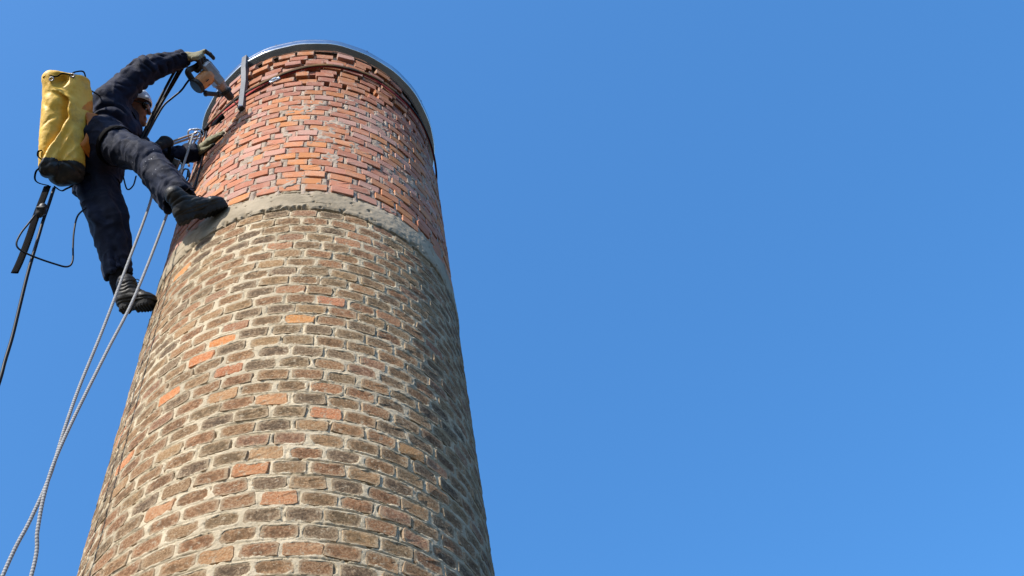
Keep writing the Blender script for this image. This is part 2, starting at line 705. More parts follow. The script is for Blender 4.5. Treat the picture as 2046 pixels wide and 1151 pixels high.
zs_old = np.concatenate([np.linspace(GZ - 0.1, 2.2, 60), np.arange(2.2, H + 0.02, 0.0036)[1:]])
az, zs = shaft_grid(zs_old)
row, kk, uu, vv = cell_coords(az, zs, H, C1, old_phase, N_OLD, True)
P = surf_pts(az, zs)
wob = fbm(P, 24, 3, 3) * 0.0068
wob2 = fbm(P, 70, 4, 2) * 0.0030
ha = 0.0562 + 0.006 * (_hash(row[:, None] + 0 * kk.astype(int), kk.astype(int), row[:, None] * 0, 7) - 0.5)
hb = 0.0294 + 0.003 * (_hash(row[:, None] + 0 * kk.astype(int), kk.astype(int), row[:, None] * 0 + 3, 9) - 0.5)
q = 3.5
ed = ((np.abs(uu) / (ha + wob)) ** q + (np.abs(vv) / (hb + wob + wob2)) ** q) ** (1 / q)      # 1 at the edge of the pocket
smear = sstep(0.38, 0.62, fbm(P, 9, 21, 3) * 0.5 + 0.28)                                # mortar spread over the bricks here and there
pocket = 1 - sstep(0.93, 1.03, ed)
off = 0.0006 + fbm(P, 14, 8, 3) * 0.0020 + fbm(P, 80, 2, 2) * 0.0017
line = np.abs(np.abs(vv) - C1 / 2 + 0.002 * fbm(P, 5, 31, 1))
off -= 0.0085 * np.exp(-(line / 0.0026) ** 2) * sstep(-0.5, 0.1, fbm(P, 4, 41, 2))        # the struck line along the bed joints
lin2 = np.abs(np.abs(uu) - PITCH * R0 / 2 + 0.003 * fbm(P, 11, 32, 1))
off -= 0.0070 * np.exp(-(lin2 / 0.0034) ** 2) * sstep(-0.3, 0.2, fbm(P, 5, 43, 2)) * (np.abs(vv) < C1 / 2 - 0.006)
off -= 0.014 * pocket
off -= 0.02 * sstep(H - 0.02, H, zs)[:, None]
off += sstep(0.55, 0.9, smear) * 0.0
m_mortar = Mat("lime_mortar", 0.95, 0, 0.15)
co = m_mortar.coord()
n1 = m_mortar.noise(co, 5, 5); n2 = m_mortar.noise(co, 55, 4, 0.7); n3 = m_mortar.noise(co, 1.3, 4)
c = m_mortar.mix(m_mortar.ramp(n1, 0.35, 0.65), (0.44, 0.365, 0.25), (0.56, 0.47, 0.33))
c = m_mortar.mix(m_mortar.ramp(n2, 0.5, 0.75), c, (0.25, 0.205, 0.14))
c = m_mortar.mix(m_mortar.math('MULTIPLY', m_mortar.ramp(n3, 0.5, 0.7), 0.4), c, (0.28, 0.245, 0.185))
# sooty lichen in patches and runs, deepened with painted shade on the right side
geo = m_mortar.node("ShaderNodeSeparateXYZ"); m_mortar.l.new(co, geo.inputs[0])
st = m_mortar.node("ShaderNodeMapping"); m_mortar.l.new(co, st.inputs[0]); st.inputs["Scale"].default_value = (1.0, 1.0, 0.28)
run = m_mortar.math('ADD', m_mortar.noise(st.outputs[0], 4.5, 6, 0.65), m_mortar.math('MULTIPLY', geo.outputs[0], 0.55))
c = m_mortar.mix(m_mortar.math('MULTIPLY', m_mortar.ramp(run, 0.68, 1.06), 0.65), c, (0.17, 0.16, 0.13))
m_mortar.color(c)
m_mortar.bump(m_mortar.noise(co, 120, 5, 0.75), 0.8, 0.007)
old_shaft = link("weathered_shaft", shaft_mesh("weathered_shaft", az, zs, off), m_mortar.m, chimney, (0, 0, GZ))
tag(old_shaft, "lower length of old tan brickwork with wide pale joints")

zs_red = np.arange(H + 0.10, ZTOP - 0.02, 0.0036)
az, zs = shaft_grid(zs_red)
ZR0 = H + ZR
row, kk, uu, vv = cell_coords(az, zs, ZR0, C2, red_phase, NRED, False)
P = surf_pts(az, zs)
wob = fbm(P, 25, 5, 2) * 0.0035
headj = sstep(0.050, 0.0575, np.abs(uu) + wob)
off = -0.012 + fbm(P, 30, 6, 2) * 0.003
off = np.where(headj > 0, off + headj * (0.0125 + fbm(P, 18, 9, 2) * 0.0035), off)
bed = sstep(C2 / 2 - 0.0085, C2 / 2 - 0.003, np.abs(vv))
off += bed * (0.0035 + 0.008 * sstep(-0.15, 0.5, fbm(P, 7, 13, 2))) * (1 - headj)
patch = sstep(0.30, 0.55, fbm(P, 15, 51, 3)) * (1 - sstep(1.45, 1.75, zs - H))[:, None]
off = np.maximum(off, off * (1 - patch) + patch * (0.0035 + fbm(P, 40, 15, 3) * 0.0030))
low = (1 - sstep(0.0, 0.09, zs - ZR0 + 0.03 * fbm(P, 9, 19, 2)[:, 0]))[:, None]
dry = sstep(1.66, 1.70, zs - H)[:, None]                                            # the top courses are laid dry
off = off * (1 - dry) + dry * (-0.055 + fbm(P, 12, 6, 2) * 0.01)
m_rmortar = Mat("cement_mortar", 0.95, 0, 0.15)
co = m_rmortar.coord()
n1 = m_rmortar.noise(co, 9, 5); n2 = m_rmortar.noise(co, 70, 4, 0.7)
c = m_rmortar.mix(m_rmortar.ramp(n1, 0.35, 0.65), (0.29, 0.235, 0.185), (0.41, 0.335, 0.265))
c = m_rmortar.mix(m_rmortar.ramp(n2, 0.5, 0.78), c, (0.36, 0.20, 0.13))
m_rmortar.color(c)
m_rmortar.bump(m_rmortar.noise(co, 170, 4, 0.7), 0.5, 0.004)
red_shaft = link("red_shaft", shaft_mesh("red_shaft", az, zs, off), m_rmortar.m, chimney, (0, 0, GZ))
tag(red_shaft, "upper length of orange red brickwork with rough grey head joints")


# --- brick materials: the tint comes from the object (single bricks) or from the mesh (joined bricks)
def brick_mat(name, single, old):
    m = Mat(name, 0.92, 0, 0.2)
    if single:
        inf = m.node("ShaderNodeObjectInfo")
        tint, seed, loc = inf.outputs["Color"], inf.outputs["Alpha"], m.coord("Object")
    else:
        tint, seed, loc = m.attribute("tint", "Color"), m.attribute("seed"), m.attribute("local", "Vector")
    sv = m.node("ShaderNodeCombineXYZ")
    for i, k in enumerate((97.0, 53.0, 31.0)):
        m.l.new(m.math('MULTIPLY', seed, k), sv.inputs[i])
    p = m.vmath('ADD', loc, sv.outputs[0])
    n1 = m.noise(p, 38, 5, 0.65); n2 = m.noise(p, 110, 4, 0.7); n3 = m.noise(p, 16, 3)
    sep = m.node("ShaderNodeSeparateXYZ"); m.l.new(loc, sep.inputs[0])
    if old:
        ex = m.math('POWER', m.math('ABSOLUTE', m.math('MULTIPLY', sep.outputs[0], 1 / 0.056)), 4.0)
        ez = m.math('POWER', m.math('ABSOLUTE', m.math('MULTIPLY', sep.outputs[2], 1 / 0.0285)), 3.0)
        e = m.math('ADD', ex, ez)
        n4 = m.noise(p, 190, 3, 0.75)
        soot = m.math('SUBTRACT', m.math('ADD', m.math('MULTIPLY', n1, 1.3), m.math('MULTIPLY', n3, 0.5)), m.math('MULTIPLY', e, 0.20))
        sootm = m.math('MULTIPLY', m.ramp(soot, 0.72, 1.02), m.ramp(m.math('FRACT', m.math('MULTIPLY', seed, 7.13)), 0.0, 0.5))
        dark = m.mix(1.0, tint, (0.30, 0.32, 0.34), 'MULTIPLY')
        lite = m.mix(0.55, tint, (0.42, 0.31, 0.19))
        calm = m.ramp(seed, 0.004, 0.03)
        c = m.mix(m.ramp(n2, 0.38, 0.66), m.mix(1.0, tint, (0.66, 0.64, 0.62), 'MULTIPLY'), lite)
        c = m.mix(m.math('MULTIPLY', m.ramp(m.math('ADD', e, m.math('MULTIPLY', n2, 0.8)), 0.75, 1.6), m.math('MULTIPLY', m.math('ADD', calm, 0.25), 0.5)), c, (0.40, 0.31, 0.20))
        c = m.mix(m.math('MULTIPLY', sootm, 0.66), c, dark)
        c = m.mix(m.math('MULTIPLY', m.ramp(m.noise(p, 48, 6, 0.72), 0.555, 0.66), 0.8), c, (0.43, 0.35, 0.24))
        c = m.mix(m.math('MULTIPLY', m.ramp(n4, 0.60, 0.72), 0.75), c, m.mix(1.0, tint, (0.25, 0.25, 0.26), 'MULTIPLY'))
    else:
        dust = m.ramp(m.math('ADD', n3, m.math('MULTIPLY', n2, 0.35)), 0.60, 0.92)
        lite = m.mix(0.5, tint, (0.47, 0.33, 0.25))
        c = m.mix(m.math('MULTIPLY', dust, 0.8), tint, lite)
        sm = m.ramp(m.math('ADD', m.noise(p, 26, 5, 0.7), m.math('MULTIPLY', m.ramp(m.math('ABSOLUTE', sep.outputs[0]), 0.02, 0.058), 0.16)), 0.60, 0.70)
        c = m.mix(m.math('MULTIPLY', sm, m.math('MULTIPLY', m.ramp(m.math('FRACT', m.math('MULTIPLY', seed, 5.7)), 0.0, 0.7), 0.85)), c, (0.345, 0.25, 0.19))
        c = m.mix(m.math('MULTIPLY', m.ramp(n1, 0.58, 0.75), 0.45), c, m.mix(1.0, tint, (0.55, 0.5, 0.5), 'MULTIPLY'))
    m.color(c)
    m.bump(m.noise(p, 85 if old else 140, 6, 0.75), 1.0 if old else 0.45, 0.010 if old else 0.006)
    return m.m


M_OLD1, M_OLDN = brick_mat("old_brick", True, True), brick_mat("old_brick_joined", False, True)
M_RED1, M_REDN = brick_mat("red_brick", True, False), brick_mat("red_brick_joined", False, False)


def brick_shape(a, b, sharp, proud, depth=0.028):
    """x along the wall, z up, -y out of the wall; 10-corner outline, about 48 triangles"""
    cx, cz = (0.16, 0.30) if not sharp else (0.045, 0.09)
    j = (0.0026 if not sharp else 0.0012)
    out = [(-a, -b * (1 - cz)), (-a * (1 - cx), -b), (0, -b), (a * (1 - cx), -b), (a, -b * (1 - cz)),
           (a, b * (1 - cz)), (a * (1 - cx), b), (0, b), (-a * (1 - cx), b), (-a, b * (1 - cz))]
    out = [(x + rng.gauss(0, j), z + rng.gauss(0, j)) for x, z in out]
    ins = 0.945 if not sharp else 0.95
    V = [(x, depth, z) for x, z in out]
    V += [(x, (0.0050 if not sharp else -proud + 0.003) + rng.gauss(0, 0.0008), z) for x, z in out]
    dz = 0.0013 if not sharp else 0.0007
    V += [(x * (ins if not sharp else 0.97), -proud + rng.gauss(0, dz), z * (ins if not sharp else 0.92)) for x, z in out]
    V.append((rng.uniform(-.4, .4) * a, -proud + rng.gauss(-0.0008, dz), rng.uniform(-.3, .3) * b))
    F = []
    for r in (0, 10):
        for i in range(10):
            k = (i + 1) % 10
            F.append((r + i, r + k, r + 10 + k, r + 10 + i))
    for i in range(10):
        F.append((20 + i, 20 + (i + 1) % 10, 30))
    return V, F


OLD_VAR = [brick_shape(0.0620 + rng.gauss(0, 0.001), 0.0330, False, 0.0002 + rng.gauss(0.0, 0.0007)) for _ in range(18)]
RED_VAR = [brick_shape(0.0562 + rng.gauss(0, 0.0018), 0.0330 + rng.gauss(0, 0.0006), True, 0.002 + abs(rng.gauss(0, 0.0018))) for _ in range(18)]


def lay_bricks(old):
    rows = range(N_OLD) if old else range(NRED)
    out = []
    for n in rows:
        ph = old_phase(n) if old else red_phase(n)
        z = H - C1 * (n + 0.5) if old else ZR0 + C2 * (n + 0.5)
        if z < GZ + 0.05 or z > ZTOP - 0.12: continue
        for k in range(NB):
            azb = ph + k * PITCH
            azb = (azb + math.pi) % (2 * math.pi) - math.pi
            top = (not old) and (z - H) > 1.70
            jz = rng.gauss(0, 0.0012 if old else (0.0045 if top else 0.0022))
            ja = rng.gauss(0, 0.003 if old else 0.006) / R0
            tilt = rng.gauss(0, rad(0.6 if old else (1.9 if top else 1.1)))
            pr = rng.gauss(0, 0.0008 if old else (0.010 if top else 0.0020))
            if top: pr = max(-0.022, min(pr, 0.008)) - 0.004
            if not old and z - H > 1.60:           # the top courses stand back from the cap on the right side
                pr -= 0.028 * min(1, (z - H - 1.60) / 0.35) * float(sstep(rad(18), rad(60), azb)) * float(sstep(rad(170), rad(130), azb))
            odd = False
            tint = rng.choice(OLD_TINTS if old else RED_TINTS)
            g = rng.uniform(0.86, 1.14)
            tint = tuple(t * g for t in tint)
            if old: tint = (tint[0] * 1.42, tint[1] * 1.20, tint[2] * 1.0)
            if old:
                lichen_shade = math.sin(azb) * 0.55 * R0 + 0.5 + 0.33 * float(vnoise(np.array([math.sin(azb) * 3.2, math.cos(azb) * 3.2, z * 1.1]), 1.0, 90))
                g2 = 1 - 0.36 * min(1, max(0, (lichen_shade - 0.62) / 0.36))  # lichen and painted shade together darken the bricks on the right
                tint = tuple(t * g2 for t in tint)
            if old and rng.random() < 0.05: tint = (0.37, 0.185, 0.105)
            if not old:
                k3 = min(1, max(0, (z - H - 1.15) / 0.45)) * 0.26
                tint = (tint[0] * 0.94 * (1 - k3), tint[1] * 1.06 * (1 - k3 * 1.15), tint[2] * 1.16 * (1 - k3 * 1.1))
            else:
                for p, cc in ODD:
                    da = abs((math.atan2(p[0], -p[1]) - azb + math.pi) % (2 * math.pi) - math.pi)
                    if da < PITCH / 2 and abs(p[2] - z) < C1 / 2: tint, odd = tuple(min(0.9, t * k_) for t, k_ in zip(cc, (1.22, 1.08, 0.92))), True
            x, y, zz = around(azb + ja, z + jz, pr)
            d = Vector((x, y, zz)) - EYE
            facing = -d.normalized().dot(Vector((math.sin(azb), -math.cos(azb), 0)))
            lc = (d.dot(rgt2), d.dot(upv2), d.dot(fwd))
            inview = facing > 0.02 and lc[2] > 0 and abs(lc[0]) < lc[2] * 0.50 and abs(lc[1]) < lc[2] * 0.29
            size = facing / d.length_squared if inview else 0
            scx = 1 + rng.gauss(0, 0.03)
            if not old and rng.random() < 0.06: scx *= 0.72
            out.append(dict(size=size, az=azb + ja, loc=(x, y, zz), tilt=tilt, tint=tint, seed=0.004 + 0.0001 * (k % 7) if odd else rng.random(), var=rng.randrange(18), sx=scx))
    return sorted(out, key=lambda b: -b['size'])


def build_bricks(old, parent, name):
    B = lay_bricks(old)
    var = OLD_VAR if old else RED_VAR
    meshes = []
    for v, f in var:
        me = mesh_py(name, v, f)
        me.materials.append(M_OLD1 if old else M_RED1)
        meshes.append(me)
    off = world_loc(parent)
    for b in B[:300]:
        o = bpy.data.objects.new(name, meshes[b['var']])
        o.location = Vector(b['loc']) - off
        o.rotation_euler = (0, b['tilt'], b['az'])
        o.scale = (b['sx'], 1, 1)
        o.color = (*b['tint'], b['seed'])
        o.parent = parent
        col.objects.link(o)
    V, F, T, S, Lc = [], [], [], [], []
    for b in B[300:]:
        v, f = var[b['var']]
        M = Matrix.Translation(b['loc']) @ Matrix.Rotation(b['az'], 4, 'Z') @ Matrix.Rotation(b['tilt'], 4, 'Y') @ Matrix.Diagonal((b['sx'], 1, 1, 1))
        base = len(V)
        V += [M @ Vector(p) for p in v]
        F += [tuple(base + i for i in q) for q in f]
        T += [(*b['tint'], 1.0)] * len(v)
        S += [b['seed']] * len(v)
        Lc += [tuple(p) for p in v]
    me = mesh_py("brickwork", V, F)
    attr(me, "tint", T, 'FLOAT_COLOR'); attr(me, "seed", S); attr(me, "local", Lc, 'FLOAT_VECTOR')
    o = link("brickwork", me, M_OLDN if old else M_REDN, parent, (0, 0, GZ))
    o["kind"] = "stuff"


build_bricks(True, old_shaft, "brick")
build_bricks(False, red_shaft, "red_brick")

# --- cement band between the two
az = np.concatenate([np.arange(rad(-97), rad(97), 0.006), np.arange(rad(97), rad(263), 0.03)])
nz = 64
A3 = np.array([1.0, 1.0, 2.2])
tt = np.linspace(0, 1, nz)
ring = np.stack([np.sin(az), -np.cos(az), 0 * az], -1)
zb = H - 0.004 + 0.012 * fbm(ring, 5, 61, 2) + 0.007 * fbm(ring, 40, 62, 3)
spread = sstep(rad(14), rad(62), np.abs(az + rad(4)))
zt = H + ZR + 0.030 + 0.10 * spread + (1 + 0.9 * spread) * 0.030 * fbm(ring, 5, 63, 3) + 0.018 * fbm(ring, 26, 64, 2)
Z = zb[None] + (zt - zb)[None] * np.clip(tt, 0, 1)[:, None]
PB = np.stack([R0 * np.sin(az)[None] + 0 * Z, -R0 * np.cos(az)[None] + 0 * Z, Z], -1)
prof = 0.003 + 0.006 * sstep(0, 0.10, tt) - 0.001 * tt - 0.013 * sstep(0.55, 1.0, tt)
offb = prof[:, None] + fbm(PB, 6, 65, 3) * 0.003 + fbm(PB, 45, 66, 2) * 0.0016
crk = np.abs(Z - (H + 0.075 + 0.035 * fbm(ring, 2.2, 67, 3)[None]))
offb -= 0.006 * np.exp(-(crk / 0.0028) ** 2) * sstep(0.05, 0.3, fbm(ring, 3, 68, 2))[None]
offb -= 0.016 * sstep(0.25, 0.5, fbm(PB, 38, 69, 2)) * (1 - sstep(0.04, 0.22, tt))[:, None]
offb -= 0.007 * sstep(0.78, 0.92, fbm(PB, 40, 70, 2))
offb -= 0.014 * sstep(0.25, 0.6, fbm(PB * A3, 26, 72, 3)) * sstep(0.6, 0.9, tt)[:, None]
offb[0] = -0.05
offb[-1] = -0.03
r = radius(Z) + offb
V = np.stack([r * np.sin(az)[None], -r * np.cos(az)[None], Z], -1).reshape(-1, 3)
na = len(az)
i = np.arange(nz - 1)[:, None] * na; j = np.arange(na)[None]; j2 = (j + 1) % na
F = np.stack([i + j, i + j2, i + na + j2, i + na + j], -1).reshape(-1, 4)
m = Mat("cement_render", 0.9, 0, 0.2)
co = m.coord()
c = m.mix(m.ramp(m.noise(co, 4, 5), 0.35, 0.65), (0.26, 0.215, 0.15), (0.36, 0.30, 0.215))
c = m.mix(m.ramp(m.noise(co, 30, 5, 0.7), 0.62, 0.72), c, (0.19, 0.165, 0.12))
c = m.mix(m.math('MULTIPLY', m.ramp(m.noise(co, 11, 4), 0.55, 0.7), 0.5), c, (0.38, 0.315, 0.225))
m.color(c); m.bump(m.noise(co, 90, 5, 0.7), 0.35, 0.005)
band = link("cement_band", mesh_np("cement_band", V, F), m.m, chimney, (0, 0, GZ))
tag(band, "smooth grey cement collar with a cracked lower edge")

# --- metal cap: a rolled sheet skirt round the top with a lid
m = Mat("zinc_sheet", 0.2, 0.95, 0.5)
co = m.coord()
n1 = m.noise(co, 3.0, 4); n2 = m.noise(co, 40, 4)
m.color(m.mix(m.ramp(n1, 0.35, 0.7), (0.42, 0.45, 0.48), (0.56, 0.60, 0.63)))
rr = m.math('ADD', m.math('MULTIPLY', n2, 0.12), 0.12)
m.put(m.b.inputs["Roughness"], rr)
m.bump(m.noise(co, 5.0, 3), 0.25, 0.03)
m_zinc = m.m
RC = 0.8356
zc0 = ZTOP
prof = [(0.30, zc0 + 0.035), (0.60, zc0 + 0.012), (RC - 0.012, zc0 + 0.006), (RC - 0.002, zc0 + 0.003), (RC + 0.001, zc0 - 0.004), (RC - 0.001, zc0 - 0.012),
        (RC - 0.002, zc0 - 0.025), (RC + 0.001, zc0 - 0.050), (RC + 0.004, zc0 - 0.072), (RC + 0.003, zc0 - 0.081), (RC - 0.004, zc0 - 0.087),
        (RC - 0.016, zc0 - 0.094), (RC - 0.031, zc0 - 0.102), (RC - 0.047, zc0 - 0.111), (RC - 0.050, zc0 - 0.109), (RC - 0.049, zc0 - 0.06), (0.70, zc0 - 0.03)]
seg = 240
V, F = [], []
for k, (r, z) in enumerate(prof):
    for s in range(seg):
        a = 2 * math.pi * s / seg
        w = 0.0022 * math.sin(9 * a + 1.0) + 0.0012 * math.sin(23 * a) if 3 <= k <= 12 else 0
        dzw = 0.004 * math.sin(5 * a + 0.6) + 0.002 * math.sin(17 * a) if 8 <= k <= 14 else 0
        V.append(((r + w) * math.sin(a), -(r + w) * math.cos(a), z + dzw))
for k in range(len(prof) - 1):
    for s in range(seg):
        s2 = (s + 1) % seg
        F.append((k * seg + s, (k + 1) * seg + s, (k + 1) * seg + s2, k * seg + s2))
V.append((0, 0, zc0 + 0.05))
for s in range(seg):
    F.append((len(V) - 1, s, (s + 1) % seg))
cap = link("metal_cap", mesh_py("metal_cap", V, F, True), m_zinc, chimney, (0, 0, GZ))
tag(cap, "shiny zinc sheet cap with a rolled skirt overhanging the top courses")
bv, bf = [], []
p = Vector((0, 0, 0)); lathe(bv, bf, (0, 0, 0), (0, 0, 1), [(0, 0.013), (0.008, 0.013), (0.010, 0.010), (0.020, 0.0095), (0.024, 0.006)], 10)
bolt_me = mesh_py("bolt", bv, bf, False)
bolt_me.materials.append(simple("bolt_steel", (0.45, 0.46, 0.48), 0.35, 0.9))
for a in (-1.15, -0.42, 0.10, 0.35, 1.0, 1.7, 2.4, 3.1, 3.8, 4.5):
    o = bpy.data.objects.new("bolt", bolt_me)
    o.location = Vector(((RC - 0.012) * math.sin(a), -(RC - 0.012) * math.cos(a), zc0 + 0.0035)) - world_loc(cap)
    o.rotation_euler = (rad(-14), 0, a)
    o.parent = cap
    col.objects.link(o)

# --- flat steel bar screwed on across the rim
m_bar = simple("grey_steel", (0.075, 0.08, 0.09), 0.55, 0.4, 0.4, 0.3, 40)
pa, pb = Vector((-0.5219, -0.6216, 7.4768)), Vector((-0.4844, -0.6550, 6.4839))
aa, ab_ = math.atan2(pa.x, -pa.y), math.atan2(pb.x, -pb.y)
za, zb_ = ZTOP + 0.012, 6.49
V, F = [], []
bw, bt = 0.019, 0.013
ks = 9
for k in range(ks):
    t = k / (ks - 1)
    z = za + (zb_ - za) * t
    a = ab_ + (aa - ab_) * (1 - t)
    rr_ = RC + 0.010 if t < 0.2 else (RC + 0.010 + (radius(z) + 0.014 - RC - 0.010) * sstep(0.18, 0.5, t))
    nrm = Vector((math.sin(a), -math.cos(a), 0)); tan = Vector((math.cos(a), math.sin(a), 0))
    c0 = nrm * rr_ + Vector((0, 0, z))
    for sx, sy in ((-1, -1), (1, -1), (1, 1), (-1, 1)):
        V.append(c0 + tan * (bw * sx) + nrm * (bt * sy))
for k in range(ks - 1):
    for s in range(4):
        s2 = (s + 1) % 4
        F.append((k * 4 + s, k * 4 + s2, (k + 1) * 4 + s2, (k + 1) * 4 + s))
F.append((3, 2, 1, 0)); F.append(tuple((ks - 1) * 4 + s for s in range(4)))
bar = link("fixing_bar", mesh_py("fixing_bar", V, F), m_bar, chimney, (0, 0, GZ))
tag(bar, "flat grey steel bar holding down the metal cap beside the drill")
bv, bf = [], []
nrm = Vector((math.sin(ab_), -math.cos(ab_), 0))
sc = nrm * (radius(zb_) + 0.019) + Vector((0, 0, zb_ + 0.018))
lathe(bv, bf, sc, sc + nrm, [(0, 0.015), (0.004, 0.015), (0.005, 0.010), (0.014, 0.009), (0.016, 0.005)], 8)
link("screw", mesh_py("screw", bv, bf), simple("bright_steel", (0.7, 0.7, 0.72), 0.3, 0.9), bar, tuple(sc))

# ------------------------------------------------------------------ the person: joints in metres
A = np.array
pelvis, rhip, lhip = A((-1.228, -0.575, 5.861)), A((-1.195, -0.678, 5.848)), A((-1.253, -0.482, 5.831))
rknee, rankle = A((-0.914, -0.745, 5.539)), A((-0.700, -0.690, 5.195))
lknee, lankle = A((-1.111, -0.405, 5.431)), A((-0.984, -0.214, 5.078))
neck, rsh, lsh = A((-1.194, -0.631, 6.357)), A((-1.230, -0.758, 6.231)), A((-1.206, -0.473, 6.400))
relb, rwr = A((-1.055, -0.883, 6.441)), A((-0.850, -0.923, 6.597))
lelb, lwr = A((-0.985, -0.385, 6.26)), A((-0.735, -0.432, 6.312))
head = A((-1.1445, -0.6213, 6.4597))
rtoe, ltoe = A((-0.4638, -0.7111, 5.1305)), A((-0.7635, -0.3748, 4.7025))


def unit(v):
    v = np.array(v, float)
    return v / np.linalg.norm(v)


def frame(z, x):
    """rows: x made square to z, y, z"""
    z = unit(z); x = np.array(x, float); x = unit(x - z * (x @ z))
    return np.array([x, np.cross(z, x), z])


def cloth_folds(V, F, bones, seed, amp=1.0):
    """creases along the normals: rings that gather at the bends and drawn folds along each bone"""
    N = vnormals(V, F)
    d = np.zeros(len(V)); wsum = np.zeros(len(V)) + 1e-6
    for k, (a, b, r, ring_amp, long_amp, t0, freq) in enumerate(bones):
        a, b = np.array(a), np.array(b)
        ab = b - a; L = np.linalg.norm(ab); ax = ab / L
        fr = frame(ax, (0.3, -0.8, 0.5))
        q = V - a
        t = q @ ax / L
        u, v = q @ fr[0], q @ fr[1]
        rr = np.sqrt(u * u + v * v)
        w = sstep(r * 2.1, r * 1.3, rr) * sstep(-0.25, -0.05, t) * sstep(1.25, 1.05, t)
        an = np.arctan2(v, u)
        cs = np.stack([np.cos(an), np.sin(an), t * L * 6], -1)
        wn_ = vnoise(cs, 1.3, seed + k)
        ph = 2 * np.pi * freq * t * L + 2.2 * wn_ + 1.4 * np.cos(an + 0.7 * k)
        gate = sstep(-0.25, 0.35, vnoise(cs, 1.9, seed + 40 + k))
        bend = np.exp(-((t - t0) / 0.30) ** 2)
        rings = (np.abs(np.sin(ph)) ** 0.7 - 0.6) * gate * (0.35 + 0.65 * bend)
        lon = np.sin(5 * an + 2.4 * vnoise(np.stack([0 * t, 0 * t, t * L * 5], -1), 1.0, seed + 70 + k) + 1.5 * t)
        lon = np.sign(lon) * np.abs(lon) ** 0.8 * sstep(-0.4, 0.4, vnoise(cs, 1.1, seed + 90 + k))
        d += w * (ring_amp * rings + long_amp * lon); wsum += w
    d = d / np.maximum(wsum, 1.0)
    for sc_, am_, sd_ in ((7.0, 0.009, 11), (13.0, 0.0050, 12)):
        wv = V + 0.03 * np.stack([vnoise(V, 9, seed + s_) for s_ in (61, 62, 63)], -1)
        rdg = 1 - np.abs(vnoise(wv * np.array([1.0, 0.8, 1.25]), sc_, seed + sd_))
        d += am_ * (np.clip(rdg, 0, 1) ** 5 - 0.25)
    d += 0.0030 * fbm(V, 11, seed + 7, 2) + 0.0016 * fbm(V, 38, seed + 9, 2)
    return V + N * (d * amp)[:, None]


def field_obj(name, V, F, mat, parent, origin):
    return link(name, mesh_np(name, V, F), mat, parent, tuple(origin))


def fabric(name, c, c2, rough=0.85, sheen=0.05, bsc=420, spec=0.15):
    m = Mat(name, rough, 0, spec)
    co = m.coord()
    c = m.mix(m.ramp(m.noise(co, 9, 4), 0.35, 0.65), c, c2)
    c = m.mix(m.math('MULTIPLY', m.ramp(m.noise(co, 45, 4, 0.7), 0.58, 0.8), 0.35), c, tuple(min(1, x * 1.7 + 0.004) for x in c2))
    m.color(c)
    m.b.inputs["Sheen Weight"].default_value = sheen
    m.b.inputs["Sheen Roughness"].default_value = 0.5
    m.bump(m.math('ADD', m.noise(co, bsc, 2), m.math('MULTIPLY', m.noise(co, 22, 3), 1.6)), 0.22, 0.008)
    return m


m_skin = Mat("skin", 0.5, 0, 0.35)
co = m_skin.coord()
m_skin.color(m_skin.mix(m_skin.ramp(m_skin.noise(co, 30, 4), 0.35, 0.65), (0.20, 0.105, 0.078), (0.27, 0.145, 0.105)))
m_skin.b.inputs["Subsurface Weight"].default_value = 0.05
m_skin.b.inputs["Subsurface Radius"].default_value = (0.01, 0.004, 0.002)
m_jacket = fabric("navy_jacket_cloth", (0.0038, 0.0070, 0.021), (0.0070, 0.0118, 0.035), 0.72, 0.04, 420, 0.13).m
m_trous = fabric("navy_work_cloth", (0.0045, 0.0078, 0.021), (0.009, 0.0145, 0.036), 0.72, 0.04, 420, 0.14).m
m_glove = fabric("olive_glove_leather", (0.16, 0.148, 0.090), (0.25, 0.23, 0.145), 0.8, 0.1).m
m_glove_palm = fabric("dark_glove_palm", (0.022, 0.023, 0.024), (0.04, 0.04, 0.04), 0.7, 0.1).m
m_boot = Mat("black_boot_leather", 0.42, 0, 0.3)
co = m_boot.coord()
m_boot.color(m_boot.mix(m_boot.ramp(m_boot.noise(co, 18, 5), 0.4, 0.68), (0.010, 0.0095, 0.009), (0.028, 0.026, 0.021)))
m_boot.put(m_boot.b.inputs["Roughness"], m_boot.math('ADD', m_boot.math('MULTIPLY', m_boot.noise(co, 25, 4), 0.4), 0.32))
m_boot.bump(m_boot.noise(co, 70, 4), 0.35, 0.004)
m_boot = m_boot.m
m_webbing_s = simple("black_knit", (0.014, 0.015, 0.02), 0.9, 0, 0.1, 0.4, 90, 0.4, 400)
m_rubber = simple("black_rubber", (0.02, 0.02, 0.02), 0.75, 0, 0.3, 0.4, 60, 0.3, 200)
m_webbing = simple("black_webbing", (0.005, 0.005, 0.006), 0.85, 0, 0.06, 0.4, 120, 0.4, 600)

# head frame: looks towards the drill, tilted towards his right shoulder and a little down
look = unit((0.93, 0.14, -0.18))
hup = unit(A((-0.02, -0.66, 0.75)))
HB = frame(hup, look)                      # rows: forward, left, up
hf, hl, hu = HB


def hp(f, l, u):
    return head + hf * f + hl * l + hu * u


person = empty("person", tuple(A((-1.05, -0.55, 4.95))))
tag(person, "rope access worker in dark navy workwear braced against the chimney, drilling with a raised arm", "person")

